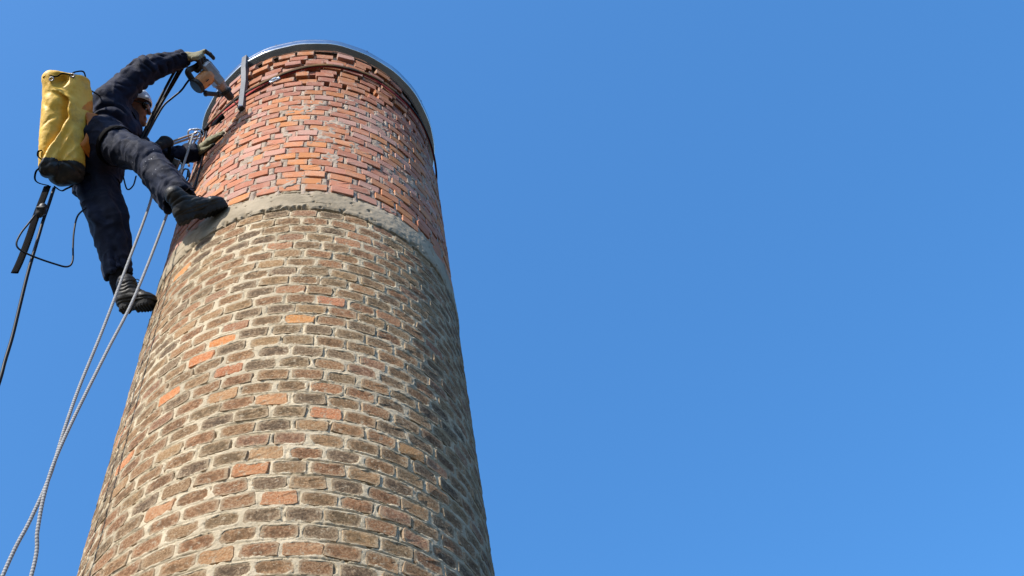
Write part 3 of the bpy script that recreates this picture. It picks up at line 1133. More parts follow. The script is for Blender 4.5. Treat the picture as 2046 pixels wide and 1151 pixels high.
# --- body: one continuous figure under the clothes
f = Field(0.0055, 0.018)
f.ell(hp(-0.012, 0, 0.045), HB, (0.098, 0.077, 0.088), 0.01)           # skull
f.ell(hp(0.022, 0, -0.02), HB, (0.068, 0.062, 0.098), 0.02)            # face
f.cone(hp(0.03, 0, -0.082), hp(0.075, 0, -0.098), 0.036, 0.021, 0.02)  # jaw, chin
f.cone(hp(0.086, 0, 0.012), hp(0.108, 0, -0.028), 0.0085, 0.0125, 0.010)  # nose
f.cone(hp(0.083, -0.02, 0.026), hp(0.083, 0.02, 0.026), 0.012, 0.012, 0.012)  # brow
for s in (-1, 1):
    f.cone(hp(0.052, 0.042 * s, -0.018), hp(0.066, 0.03 * s, -0.03), 0.018, 0.014, 0.016)   # cheek
    f.ell(hp(-0.012, 0.077 * s, -0.005), HB, (0.020, 0.009, 0.031), 0.006)                   # ear
    f.ell(hp(0.079, 0.032 * s, 0.008), HB, (0.012, 0.016, 0.010), 0.008, 's')                # eye socket
    f.ell(hp(0.073, 0.032 * s, 0.008), HB, (0.012, 0.012, 0.011), 0.003)                     # eye
f.cone(hp(0.089, -0.018, -0.062), hp(0.089, 0.018, -0.062), 0.0065, 0.0065, 0.006)           # lips
f.cone(hp(0.087, -0.015, -0.072), hp(0.087, 0.015, -0.072), 0.0070, 0.0070, 0.006)
f.cone(hp(0.096, -0.02, -0.0672), hp(0.096, 0.02, -0.0672), 0.0022, 0.0022, 0.003, 's')
f.cone(neck - 0.02 * hu, hp(-0.015, 0, -0.06), 0.058, 0.054, 0.02)
f.chain([pelvis, 0.5 * (pelvis + neck), neck - (0, 0, 0.06)], [0.12, 0.125, 0.10], 0.04)
f.cone(rsh, lsh, 0.06, 0.06, 0.03)
f.chain([rsh, relb, rwr], [0.048, 0.040, 0.028])
f.chain([lsh, lelb, lwr], [0.048, 0.040, 0.028])
f.cone(rhip, lhip, 0.10, 0.10, 0.03)
f.chain([rhip, rknee, rankle], [0.082, 0.058, 0.040])
f.chain([lhip, lknee, lankle], [0.082, 0.058, 0.040])
f.cone(rankle, rankle + 0.5 * (rtoe - rankle), 0.036, 0.03)
f.cone(lankle, lankle + 0.5 * (ltoe - lankle), 0.036, 0.03)
V, F = f.mesh()
V = relax(V, F, 1)
field_obj("body", V, F, m_skin.m, person, pelvis)

# --- jacket
f = Field(0.0065, 0.03)
chest = 0.42 * pelvis + 0.58 * neck
up_t = unit(neck - pelvis)
side = unit(rsh - lsh)
fw_t = unit(np.cross(side, up_t)); fw_t = fw_t if fw_t[0] > 0 else -fw_t
f.cone(pelvis + 0.13 * up_t, chest, 0.128, 0.162, 0.05, flat=0.86, fdir=fw_t)
f.cone(chest, neck - 0.10 * up_t, 0.165, 0.125, 0.05, flat=0.9, fdir=fw_t)
f.cone(rsh - 0.01 * up_t, lsh - 0.01 * up_t, 0.088, 0.088, 0.05)
f.cone(neck - 0.07 * up_t, neck + 0.035 * hu - 0.012 * hf, 0.10, 0.083, 0.035)        # collar
f.chain([rsh, relb, rwr], [0.090, 0.074, 0.054], 0.025)
f.cone(rwr - 0.028 * unit(rwr - relb), rwr - 0.004 * unit(rwr - relb), 0.051, 0.051, 0.006)
f.chain([lsh, lelb, lwr], [0.086, 0.070, 0.053], 0.025)
ra, la = unit(rwr - relb), unit(lwr - lelb)
f.half(rwr + 0.004 * ra, ra, rwr + 0.09 * ra, 0.11)
f.half(lwr + 0.004 * la, la, lwr + 0.09 * la, 0.11)
f.cone(rwr - 0.02 * ra, rwr + 0.05 * ra, 0.040, 0.040, 0.003, 's')
f.cone(neck + 0.03 * hu + 0.01 * hf, neck + 0.10 * hu + 0.015 * hf, 0.066, 0.075, 0.004, 's')
V, F = f.mesh()
V = relax(V, F, 1)
V = cloth_folds(V, F, [(rsh, relb, 0.085, 0.030, 0.008, 0.75, 8), (relb, rwr, 0.065, 0.026, 0.006, 0.1, 10),
                       (lsh, lelb, 0.08, 0.018, 0.004, 0.8, 9), (lelb, lwr, 0.06, 0.018, 0.004, 0.3, 10),
                       (pelvis, neck, 0.17, 0.030, 0.012, 0.5, 6)], 100)
jacket = field_obj("jacket", V, F, m_jacket, person, chest)
jacket["label"] = "dark navy work jacket with turned up collar"

# --- trousers
f = Field(0.0065, 0.03)
f.cone(rhip, lhip, 0.135, 0.135, 0.04)
f.cone(pelvis + 0.10 * up_t, pelvis - 0.05 * up_t, 0.142, 0.14, 0.04, flat=0.9, fdir=fw_t)
rs, ls_ = unit(rankle - rknee), unit(lankle - lknee)
rhem, lhem = rknee + rs * 0.412, lknee + ls_ * 0.358
f.chain([rhip - (0, 0, 0.012), rknee], [0.106, 0.083], 0.04)
f.chain([rknee, rhem + 0.03 * rs], [0.088, 0.086], 0.03)
f.chain([lhip, lknee], [0.128, 0.096], 0.04)
f.chain([lknee, lhem + 0.03 * ls_], [0.095, 0.070], 0.03)
for hem, s_, r_ in ((rhem, rs, 0.077), (lhem, ls_, 0.062)):
    f.half(hem, s_, hem + 0.10 * s_, 0.135)
    f.cone(hem - 0.07 * s_, hem + 0.06 * s_, r_ - 0.012, r_, 0.004, 's')
V, F = f.mesh()
V = relax(V, F, 1)
V = cloth_folds(V, F, [(rhip, rknee, 0.11, 0.026, 0.006, 0.2, 7), (rknee, rhem, 0.09, 0.012, 0.010, 0.0, 7),
                       (lhip, lknee, 0.10, 0.010, 0.018, 0.1, 7), (lknee, lhem, 0.08, 0.008, 0.018, 0.9, 8)], 300)
trousers = field_obj("trousers", V, F, m_trous, person, pelvis)
trousers["label"] = "navy work trousers spattered with paint at the knee"
# paint spots on the shin nearest the camera
N = vnormals(V, F)
pv, pf = [], []
cand = np.where((np.linalg.norm(V - (rknee + rs * 0.13), axis=1) < 0.15) & ((V - EYE) @ np.array(fwd) > 0) & (N @ A((-0.18, -0.52, -0.84)) > 0.6))[0]
nrng.shuffle(cand)
for ci in cand[:12]:
    c0, n0 = V[ci], N[ci]
    b0 = frame(n0, (1, 0.2, 0.1))
    r0_ = abs(nrng.normal(0.0014, 0.0010)) + 0.0008
    base = len(pv)
    for s in range(7):
        an = 2 * math.pi * s / 7
        pv.append(c0 + n0 * 0.0012 + (b0[0] * math.cos(an) + b0[1] * math.sin(an)) * r0_ * (1 + 0.3 * nrng.normal()))
    pf.append(tuple(range(base, base + 7)))
o = link("paint_spots", mesh_py("paint_spots", pv, pf), simple("pale_paint", (0.36, 0.38, 0.42), 0.7), trousers, tuple(rknee))
o["kind"] = "stuff"


# --- boots
def make_boot(heel, toe, shin, lab, side_hint):
    """heel, toe: the two ends of the sole line; shin: direction up the leg"""
    d = unit(toe - heel)
    fr = frame(d, shin)              # rows: up, side, forward
    up, sd = fr[0], fr[1]
    L = np.linalg.norm(toe - heel)

    def q(x, y, z):                  # x along, y side, z up, in metres
        return heel + d * x + sd * y + up * z
    k = L / 0.29
    f = Field(0.0045, 0.012)
    f.cone(q(0.042 * k, 0, 0.045), q(0.13 * k, 0, 0.05), 0.040, 0.042, 0.02)
    f.cone(q(0.13 * k, 0, 0.048), q(0.215 * k, 0.004, 0.040), 0.043, 0.043, 0.02, flat=0.82, fdir=up)
    f.cone(q(0.215 * k, 0.004, 0.040), q(0.252 * k, 0.004, 0.034), 0.043, 0.036, 0.015, flat=0.85, fdir=up)
    f.cone(q(0.065 * k, 0, 0.07), q(0.060 * k, 0, 0.140), 0.045, 0.046, 0.03)
    f.cone(q(0.085 * k, 0, 0.10), q(0.15 * k, 0, 0.065), 0.042, 0.036, 0.03)
    f.cone(q(0.060 * k, 0, 0.146), q(0.058 * k, 0, 0.150), 0.049, 0.049, 0.008)
    f.half(q(0, 0, 0.022), -up, q(0.14, 0, -0.10), 0.22)
    V, F = f.mesh()
    N = vnormals(V, F)
    z = (V - heel) @ up; x = (V - heel) @ d
    ph = z * 2 * np.pi / 0.026 - x * 34 + 4.0 * fbm(V, 16, 33, 2)
    w = sstep(0.05, 0.09, z) * sstep(0.17, 0.13, z) + 0.55 * np.exp(-((x / k - 0.165) / 0.035) ** 2)
    zw = z - 0.037
    crease = 0.0030 * sstep(0.205 * k, 0.212 * k, x + 0.2 * np.abs((V - heel) @ sd)) * sstep(0.03, 0.05, z) - 0.0035 * np.exp(-(zw / 0.004) ** 2)
    V = V + N * (crease + 0.0050 * (np.abs(np.sin(ph * 0.5)) ** 0.6 - 0.6) * np.clip(w, 0, 1) + 0.0015 * fbm(V, 30, 12, 2))[:, None]
    b = field_obj("boot", V, F, m_boot, person, q(0.06, 0, 0.1))
    b["label"] = lab
    # sole: outline with heel block, arch and lugs
    def half_w(t):
        return float(np.interp(t, [0, .04, .12, .25, .45, .62, .76, .88, .96, 1.0], [.006, .026, .037, .037, .032, .042, .047, .043, .030, .008]))
    ts = np.concatenate([np.linspace(0, .1, 5), np.linspace(.14, .9, 20), np.linspace(.93, 1, 5)])
    sv, sf = [], []
    for t in ts:
        heelb = t < 0.29
        arch = 0.29 <= t < 0.46
        lug = 0.0 if int(t * 26) % 2 else 0.006
        bot = -0.010 + (0 if heelb else 0.016 if arch else 0.0) + lug * (0 if arch else 1) + 0.012 * max(0, (t - 0.85) / 0.15) ** 2
        w = half_w(t)
        top = 0.030 + 0.006 * max(0, (t - 0.85) / 0.15)
        for yy, zz in ((-w * 0.94, bot), (w * 0.94, bot), (w, bot + 0.010), (w * 0.98, top), (-w * 0.98, top), (-w, bot + 0.010)):
            sv.append(q(t * L, yy, zz))
    for i in range(len(ts) - 1):
        for s in range(6):
            s2 = (s + 1) % 6
            sf.append((i * 6 + s, i * 6 + s2, (i + 1) * 6 + s2, (i + 1) * 6 + s))
    sf.append((5, 4, 3, 2, 1, 0)); sf.append(tuple((len(ts) - 1) * 6 + s for s in range(6)))
    link("sole", mesh_py("sole", sv, sf), m_rubber, b, tuple(q(0.1, 0, 0)))
    # laces criss-cross over the instep
    parts = []
    pts = []
    for i in range(7):
        t = i / 6
        x, z = (0.165 - 0.065 * t) * k, 0.086 + 0.050 * t
        for s in ((-1, 1) if i % 2 == 0 else (1, -1)):
            pts.append(q(x + 0.008, 0.022 * s, z + 0.006))
    V2, F2, L2 = tube_geo(spline(pts, 4), 0.0026, 5)
    me = mesh_py("laces", V2, F2, True)
    link("laces", me, m_webbing, b, tuple(pts[0]))
    loop = [pts[-1], q(0.11 * k + 0.03, 0.03, 0.15), q(0.11 * k + 0.05, 0.035, 0.13), q(0.11 * k + 0.03, 0.02, 0.135)]
    V2, F2, L2 = tube_geo(spline(loop, 5), 0.0024, 5)
    link("lace_end", mesh_py("lace_end", V2, F2, True), m_webbing, b, tuple(loop[0]))
    return b


r_heel = A((-0.6748, -0.6791, 4.9649))
l_heel = A((-0.9460, -0.2447, 4.7991))
make_boot(r_heel, A((-0.4483, -0.6900, 5.1558)), A((-0.6782, -0.7696, 5.1117)) - A((-0.6486, -0.6830, 4.9879)), "black leather boot planted on the cement band", 1)
make_boot(l_heel, A((-0.7720, -0.2887, 4.7965)), A((-0.9733, -0.3321, 4.9482)) - A((-0.9240, -0.2627, 4.8155)), "black leather boot toeing the edge of the old brickwork", -1)


# --- dark socks between hem and boot
for kn, an_, hem in ((rknee, rankle, rhem), (lknee, lankle, lhem)):
    f = Field(0.006, 0.01)
    e_ = an_ + 0.03 * unit(an_ - kn)
    f.cone(kn + 0.28 * unit(an_ - kn), e_, 0.060, 0.050)
    V, F = f.mesh()
    V = V + vnormals(V, F) * (0.003 * fbm(V, 26, 77, 2))[:, None]
    field_obj("sock", V, F, m_webbing_s, person, an_)

# --- gloves: palm and five separate fingers
def make_glove(wrist, fwd_d, back_n, fingers, thumb, lab, palm_len=0.095, tips=True):
    """fwd_d: wrist to knuckles, back_n: out of the back of the hand"""
    fr = frame(fwd_d, back_n)
    n, s_, d = fr[0], fr[1], fr[2]

    gs = 1.18 if not tips else 1.30

    def q(x, y, z):
        return wrist + gs * (d * x + s_ * y + n * z)
    f = Field(0.0034, 0.007)
    f.cone(q(-0.035, 0, 0), q(0.015, 0, 0), 0.041, 0.038, 0.01, flat=0.86, fdir=n)
    f.cone(q(0.01, 0.0, 0), q(palm_len - 0.012, 0.022, 0.0), 0.035, 0.026, 0.014, flat=0.78, fdir=n)
    f.cone(q(0.01, 0.0, 0), q(palm_len - 0.006, -0.020, 0.0), 0.035, 0.027, 0.014, flat=0.78, fdir=n)
    f.cone(q(0.015, 0.0, -0.002), q(palm_len - 0.006, 0.0, 0.0), 0.029, 0.022, 0.014, flat=0.78, fdir=n)
    for ch, r in fingers:
        P = [q(*p) for p in ch]
        f.chain(P, list(np.linspace(r * 1.13, r * 0.95, len(P))), 0.0045)
    P = [q(*p) for p in thumb]
    f.chain(P, [0.0195, 0.0155, 0.013, 0.0115][:len(P)], 0.006)
    V, F = f.mesh()
    N = vnormals(V, F)
    V = V + N * (0.0013 * fbm(V, 70, 3, 2))[:, None]
    cen = V[F].mean(1)
    fn = np.cross(V[F[:, 2]] - V[F[:, 0]], V[F[:, 3]] - V[F[:, 1]])
    fn /= np.linalg.norm(fn, axis=1, keepdims=True) + 1e-12
    x = (cen - wrist) @ d / gs; z = (cen - wrist) @ n / gs
    dark = (z < -0.004 + 0.004 * fbm(cen, 60, 5, 1)) & (x > 0.0)
    if tips: dark |= x > palm_len + 0.02
    else: dark &= z < -0.016
    g = link("glove", mesh_np("glove", V, F), m_glove, person, tuple(q(0, 0, 0)))
    g.data.materials.append(m_glove_palm)
    g.data.polygons.foreach_set("material_index", dark.astype(np.int32))
    g["label"] = lab
    return g


# right hand on the rear handle, left hand flat on the bricks
def qd(w, fwd_d, back_n):
    fr = frame(fwd_d, back_n)
    return lambda x, y, z: w + fr[2] * x + fr[1] * y + fr[0] * z


RT, UP, VW = A(tuple(rgt2)), A(tuple(upv2)), A(tuple(fwd))
RH_D, RH_N = unit(0.97 * RT + 0.10 * UP - 0.05 * VW), unit(UP - 0.55 * VW)
fing = []
for i, y in enumerate((-0.010, 0.012, 0.033)):
    e = (0.0, -0.004, -0.010)[i]
    fing.append(([(0.064 + e, y, 0.002), (0.088 + e, y * 1.05, -0.012), (0.090 + e, y * 1.05, -0.042), (0.068 + e, y, -0.062), (0.048, y, -0.056)], 0.0128 - 0.0006 * i))
fing.insert(0, ([(0.068, -0.032, 0.004), (0.096, -0.036, 0.010), (0.116, -0.034, -0.006), (0.128, -0.030, -0.026)], 0.0125))
make_glove(rwr, RH_D, RH_N, fing, [(0.028, -0.030, -0.010), (0.060, -0.050, -0.026), (0.090, -0.046, -0.040), (0.104, -0.034, -0.052)],
           "olive glove with dark palm gripping the rear handle of the drill", palm_len=0.078)
LH_N = unit(A((-0.83, -0.56, 0.10)))
LH_D = unit(A((-0.6144, -0.5658, 6.3381)) - lwr)
fing = []
for i, (y, ln) in enumerate(((0.030, 0.080), (0.011, 0.088), (-0.009, 0.082), (-0.028, 0.064))):
    fing.append(([(0.082, y, 0.0), (0.082 + ln * 0.45, y * 1.2, -0.004), (0.082 + ln * 0.8, y * 1.28, -0.012), (0.082 + ln, y * 1.3, -0.018)], 0.0118))
make_glove(lwr, LH_D, LH_N, fing, [(0.02, 0.026, -0.006), (0.055, 0.052, -0.014), (0.085, 0.066, -0.020), (0.105, 0.072, -0.022)],
           "olive glove pressed flat against the bricks", tips=False)

# --- cuffs and collar band of the jacket
for w_, e_, r_ in ((rwr, ra, 0.0475), (lwr, la, 0.0470)):
    fr = frame(e_, UP)
    P = np.array([w_ - 0.018 * e_ + (fr[0] * math.cos(a) + fr[1] * math.sin(a)) * (r_ + 0.002 * math.sin(5 * a)) for a in np.linspace(0, 2 * math.pi, 33)[:-1]])
    V2, F2, L2 = tube_geo(P, 0, 10, True, (0.020, 0.008), tuple(e_))
    link("cuff", mesh_py("cuff", V2, F2, True), m_jacket, jacket, tuple(w_))
# flap pocket on the thigh nearest the camera, zip tab at the chest
pf_n = unit(-VW * 0.8 - UP * 0.25 + RT * 0.1)
pc_ = 0.45 * rhip + 0.55 * rknee + pf_n * 0.086
bv, bf = [], []
obox(bv, bf, tuple(pc_), [tuple(unit(rknee - rhip)), tuple(np.cross(unit(rknee - rhip), pf_n)), tuple(pf_n)], (0.065, 0.050, 0.008), 0.6)
link("pocket", mesh_py("pocket", bv, bf, True), m_trous, trousers, tuple(pc_))

# --- helmet, glasses, strap
f = Field(0.0042, 0.004)
f.ell(hp(-0.010, 0, 0.030), HB, (0.128, 0.104, 0.118), 0.004)
f.cone(hp(0.090, -0.05, 0.040), hp(0.090, 0.05, 0.040), 0.022, 0.022, 0.012)
f.ell(hp(-0.010, 0, 0.026), HB, (0.119, 0.095, 0.109), 0.004, 's')
f.half(hp(0, 0, 0.022), -hu + 0.12 * hf, hp(0, 0, -0.11), 0.23)
for s in (-1, 1):
    for x, y, z in ((0.055, 0.066, 0.098), (0.0, 0.078, 0.100), (-0.055, 0.070, 0.092)):
        f.ell(hp(x, y * s, z), HB, (0.017, 0.014, 0.010), 0.003, 's')
V, F = f.mesh()
helm = field_obj("helmet", V, F, simple("pale_helmet_shell", (0.62, 0.68, 0.74), 0.35, 0, 0.5, 0.12, 8), person, hp(0, 0, 0.1))
helm["label"] = "pale grey climbing helmet with oval vents"
pts = [hp(-0.012 + 0.124 * math.cos(a), 0.101 * math.sin(a), 0.022 + 0.12 * 0.124 * math.cos(a)) for a in np.linspace(0, 2 * math.pi, 41)[:-1]]
V2, F2, L2 = tube_geo(np.array(pts), 0.0036, 6, True)
link("rim", mesh_py("rim", V2, F2, True), m_rubber, helm, tuple(pts[0]))
for s in (-1, 1):
    st = [hp(0.02, 0.094 * s, 0.045), hp(0.012, 0.084 * s, -0.02), hp(0.025, 0.070 * s, -0.07), hp(0.045, 0.035 * s, -0.115), hp(0.05, 0, -0.125)]
    V2, F2, L2 = tube_geo(spline(st, 6), 0.005, 8, flat=(0.0045, 0.0014), fdir=tuple(hf))
    link("chin_strap", mesh_py("chin_strap", V2, F2, True), m_webbing, helm, tuple(st[0]))
f = Field(0.0032, 0.004)
for s in (-1, 1):
    f.ell(hp(0.086, 0.035 * s, 0.004), HB, (0.022, 0.036, 0.025), 0.004)
    f.cone(hp(0.080, 0.060 * s, 0.014), hp(0.0, 0.083 * s, 0.012), 0.0055, 0.004, 0.003)
f.cone(hp(0.102, -0.015, 0.013), hp(0.102, 0.015, 0.013), 0.005, 0.005, 0.003)
V, F = f.mesh()
gl = field_obj("sunglasses", V, F, simple("dark_lens", (0.012, 0.012, 0.014), 0.12, 0, 0.6, 0.1, 10), person, hp(0.09, 0, 0.01))
gl["label"] = "dark wraparound sunglasses"

# --- harness
harness_parts = []


def ring_strap(c, ax, r1, r2, d1, a0=0, a1=2 * math.pi, n=44, w=0.022):
    fr = frame(ax, d1)
    P = np.array([c + fr[0] * r1 * math.cos(a) + fr[1] * r2 * math.sin(a) for a in np.linspace(a0, a1, n)])
    full = abs(a1 - a0 - 2 * math.pi) < 1e-6
    if full: P = P[:-1]
    return tube_geo(P, 0, 8, full, (w, 0.0035), tuple(ax))


harness_parts.append(ring_strap(pelvis + 0.12 * up_t, up_t, 0.150, 0.172, fw_t, w=0.030))
ta = unit(rknee - rhip); tb = unit(lknee - lhip)
harness_parts.append(ring_strap(rhip + 0.13 * ta, ta, 0.112, 0.112, (0, 0, 1), w=0.018))
harness_parts.append(ring_strap(lhip + 0.13 * tb, tb, 0.120, 0.118, (0, 0, 1), w=0.026))
for s_, sh in ((1, rsh), (-1, lsh)):
    P = spline([pelvis + 0.12 * up_t - 0.150 * fw_t, chest - 0.155 * fw_t + 0.05 * (sh - neck), 0.5 * (sh + neck) + 0.055 * up_t - 0.03 * fw_t,
                0.5 * (sh + neck) + 0.11 * fw_t - 0.05 * up_t, chest + 0.158 * fw_t + 0.02 * (sh - neck), pelvis + 0.12 * up_t + 0.153 * fw_t], 7)
    harness_parts.append(tube_geo(P, 0, 8, False, (0.020, 0.003), tuple(unit(side))))
V, F, L = join_geo(harness_parts)
harn = link("harness", mesh_py("harness", V, F, True), m_webbing, person, tuple(pelvis))
m_steel = simple("polished_steel", (0.62, 0.63, 0.65), 0.28, 0.9, 0.5, 0.3, 50)
m_dsteel = simple("dull_steel", (0.28, 0.28, 0.29), 0.42, 0.8, 0.5, 0.4, 50)
bv, bf = [], []
fr = frame(up_t, fw_t)
for off_ in ((0.156, 0.06, 0.12), (0.160, -0.05, 0.12)):
    c0 = pelvis + fr[0] * off_[0] * 0.9 - fr[1] * off_[1] + up_t * off_[2]
    obox(bv, bf, c0, [tuple(unit(fw_t)), tuple(unit(fr[1])), tuple(up_t)], (0.008, 0.026, 0.030), 0.4)
link("buckle", mesh_py("buckle", bv[:24], bf[:26]), m_dsteel, harn, tuple(pelvis + fr[0] * 0.14))
link("buckle", mesh_py("buckle", bv[24:], [tuple(i - 24 for i in q) for q in bf[26:]]), m_dsteel, harn, tuple(pelvis + fr[0] * 0.14))
# belt pouch on the near hip, olive
pc = A((-1.1194, -0.6770, 5.9322))
bv, bf = [], []
obox(bv, bf, pc, [tuple(unit(RT - 0.3 * UP)), tuple(unit(UP + 0.3 * RT)), tuple(VW)], (0.045, 0.028, 0.03), 0.5)
pch = link("pouch", mesh_py("pouch", bv, bf, True), simple("olive_canvas", (0.045, 0.04, 0.026), 0.9, 0, 0.2, 0.4, 40, 0.4, 300), harn, tuple(pc))

# ------------------------------------------------------------------ yellow haul bag on his back
bag = empty("haul_bag", (-1.3319, -0.5665, 5.5585))
tag(bag, "grimy yellow haul bag with black base hanging behind the worker's back", "bag")
b_top, b_bot = A((-1.4129, -0.9597, 6.0742)), A((-1.3306, -0.5905, 5.5714))
bax = unit(b_top - b_bot)
f = Field(0.0055, 0.02)
f.cone(A((-1.3962, -0.8691, 6.0061)), A((-1.3409, -0.6106, 5.6023)), 0.113, 0.084, 0.02)
f.cone(A((-1.4482, -0.8847, 5.9558)), A((-1.4207, -0.6493, 5.5333)), 0.084, 0.056, 0.005)
f.cone(A((-1.4919, -0.9540, 6.0083)), A((-1.3754, -0.9740, 6.0776)), 0.050, 0.062, 0.05)
f.cone(A((-1.3505, -0.9218, 6.0724)), A((-1.3164, -0.7961, 5.9470)), 0.040, 0.048, 0.04)
f.cone(A((-1.3171, -0.5840, 5.6172)), A((-1.3646, -0.5866, 5.5611)), 0.064, 0.060, 0.02)
# the long crease, the dents at the collar
f.cone(A((-1.4343, -0.9682, 5.9283)), A((-1.4163, -0.9719, 5.9675)), 0.022, 0.020, 0.034, 's')
f.half(A((-1.4312, -0.9658, 6.0614)), unit(UP + 0.13 * RT + 0.10 * VW), A((-1.4312, -0.9658, 6.0614)) + 0.16 * UP, 0.24, 0.006)
V, F = f.mesh()
V = relax(V, F, 1)
N = vnormals(V, F)
xx = (V - b_bot) @ bax
side_b = unit(np.cross(bax, VW))
yy = (V - b_bot) @ side_b
d = 0.0045 * fbm(np.stack([yy * 1.5, xx * 0.45, V[:, 1] * 0.5], -1), 7, 201, 2) + 0.0016 * fbm(V, 40, 202, 2)
kink = np.abs(vnoise(np.stack([yy * 1.0 + xx * 0.25, xx * 0.35, V[:, 1] * 0.3], -1), 11, 203))
d += 0.005 * np.exp(-(kink / 0.16) ** 2) * sstep(-0.3, 0.3, vnoise(V, 6, 205))
kink = np.abs(vnoise(np.stack([yy * 0.7 - xx * 0.7, xx * 0.6 + yy * 0.5, V[:, 1] * 0.6], -1), 8, 207))
d -= 0.005 * np.exp(-(kink / 0.10) ** 2) * sstep(-0.1, 0.3, vnoise(V, 7, 208))
V = V + N * d[:, None]
# the long fold: sharp ridge on its right side, the cloth sinks in behind it and comes back out as the left lobe
ub, vb = (V - b_bot) @ RT, (V - b_bot) @ UP
ur = np.interp(vb, [-0.066, 0.045, 0.135, 0.225, 0.33, 0.432, 0.462], [-0.105, -0.099, -0.069, -0.036, -0.015, -0.030, -0.072])
ur = ur + 0.006 * vnoise(np.stack([0 * vb, 0 * vb, vb], -1), 22, 211)
dr_ = ur - ub
front = sstep(0.15, -0.25, N @ VW)
dep = np.interp(vb, [-0.08, 0.0, 0.2, 0.36, 0.44, 0.475], [0.028, 0.036, 0.050, 0.046, 0.026, 0.0])
sink = sstep(-0.002, 0.010, dr_) * np.exp(-np.clip(dr_, 0, 1) / 0.045) * dep
lip = 0.010 * np.exp(-((dr_ + 0.012) / 0.016) ** 2) * sstep(0.48, 0.42, vb)
for c_, w_, a_, k_ in ((-0.02, 0.012, 0.9, 0.010), (0.05, 0.010, -0.6, 0.007), (0.03, 0.009, 1.6, 0.006)):
    ln = ub - (c_ + a_ * (vb - 0.12) * 0.35)
    lip = lip + k_ * np.exp(-(ln / w_) ** 2) * sstep(0.30, 0.18, vb) * sstep(-0.02, 0.06, vb)
V = V + VW * ((sink - lip) * front)[:, None]
cen = V[F].mean(1)
xf = (cen - b_bot) @ bax
lim = 0.040 + 0.012 * fbm(cen, 7, 204, 1) - 0.12 * ((cen - b_bot) @ side_b)
basem = xf < lim
m_bag = Mat("yellow_pvc", 0.5, 0, 0.35)
co = m_bag.coord()
c = m_bag.mix(m_bag.ramp(m_bag.noise(co, 5, 4), 0.35, 0.7), (0.72, 0.42, 0.040), (0.78, 0.51, 0.08))
c = m_bag.mix(m_bag.math('MULTIPLY', m_bag.ramp(m_bag.noise(co, 7, 6, 0.78), 0.50, 0.76), 0.75), c, (0.36, 0.21, 0.055))
c = m_bag.mix(m_bag.math('MULTIPLY', m_bag.ramp(m_bag.noise(co, 60, 5, 0.75), 0.60, 0.78), 0.5), c, (0.18, 0.12, 0.055))
m_bag.color(c)
m_bag.bump(m_bag.noise(co, 25, 4), 0.25, 0.008)
rx = (cen - b_bot) @ RT
nf = np.cross(V[F[:, 2]] - V[F[:, 0]], V[F[:, 3]] - V[F[:, 1]])
nf /= np.linalg.norm(nf, axis=1, keepdims=True) + 1e-12
upc = (cen - b_bot) @ UP
glowm = (rx > 0.026 + 0.26 * (upc - 0.36)) & (nf @ VW < 0.3) & (upc > 0.36 - 0.25 * (rx - 0.1)) & (upc < 0.53) & ~basem  # faces painted orange for sunlight glowing through the yellow cloth
v1, f1 = split_faces(V, F, glowm)
pn = field_obj("glow_patch", v1, f1, simple("painted_glow_pvc", (0.80, 0.27, 0.02), 0.5, 0, 0.35, 0.25, 14), bag, b_bot)
pn["label"] = "orange patch painted for sunlight glowing through the side of the sack"
v1, f1 = split_faces(V, F, ~basem & ~glowm)
sack = field_obj("sack", v1, f1, m_bag.m, bag, b_bot)
sack["label"] = "creased yellow sack stained with dirt"
v1, f1 = split_faces(V, F, basem)
base = field_obj("base", v1, f1, simple("black_pvc", (0.022, 0.026, 0.028), 0.5, 0, 0.35, 0.4, 25, 0.3, 60), bag, b_bot)
base["label"] = "black reinforced base with a fold down one side"
# painted orange glow patch at the back edge, seen from the side
m_or = simple("orange_flap_pvc", (0.62, 0.19, 0.02), 0.5, 0, 0.35, 0.25, 14)
fl = spline([(-1.2663, -0.8179, 5.9007), (-1.2435, -0.7824, 5.8557), (-1.2337, -0.7416, 5.7937), (-1.2418, -0.7091, 5.7311), (-1.2646, -0.6879, 5.6817)], 6)
V2, F2, L2 = tube_geo(fl, 0, 8, flat=(0.045, 0.004), fdir=tuple(unit(VW + 0.55 * RT)))
link("back_flap", mesh_py("back_flap", V2, F2, True), m_or, bag, (-1.2580, -0.7490, 5.8258))
# drawcord round the mouth, eyelets, carrying straps
cord = [(-1.5225, -0.9728, 5.9752), (-1.4933, -0.9867, 5.9772), (-1.4491, -0.9893, 5.9670), (-1.4221, -1.0046, 5.9798), (-1.3840, -0.9961, 5.9963), (-1.3633, -1.0016, 6.0255), (-1.3307, -0.9897, 6.0720), (-1.3210, -0.9516, 6.0804), (-1.3228, -0.9259, 6.0692)]
V2, F2, L2 = tube_geo(spline(cord, 5), 0.0045, 6)
link("drawcord", mesh_py("drawcord", V2, F2, True), m_webbing, bag, cord[0])
for p_, t_ in (((-1.4713, -0.9805, 5.9467), 0), ((-1.3703, -0.9931, 5.9927), 1)):
    fr = frame(unit(-VW + 0.3 * UP), RT)
    P = np.array([A(p_) + fr[0] * 0.011 * math.cos(a) + fr[1] * 0.011 * math.sin(a) for a in np.linspace(0, 2 * math.pi, 17)[:-1]])
    V2, F2, L2 = tube_geo(P, 0.0042, 6, True)
    link("eyelet", mesh_py("eyelet", V2, F2, True), m_dsteel, bag, p_)
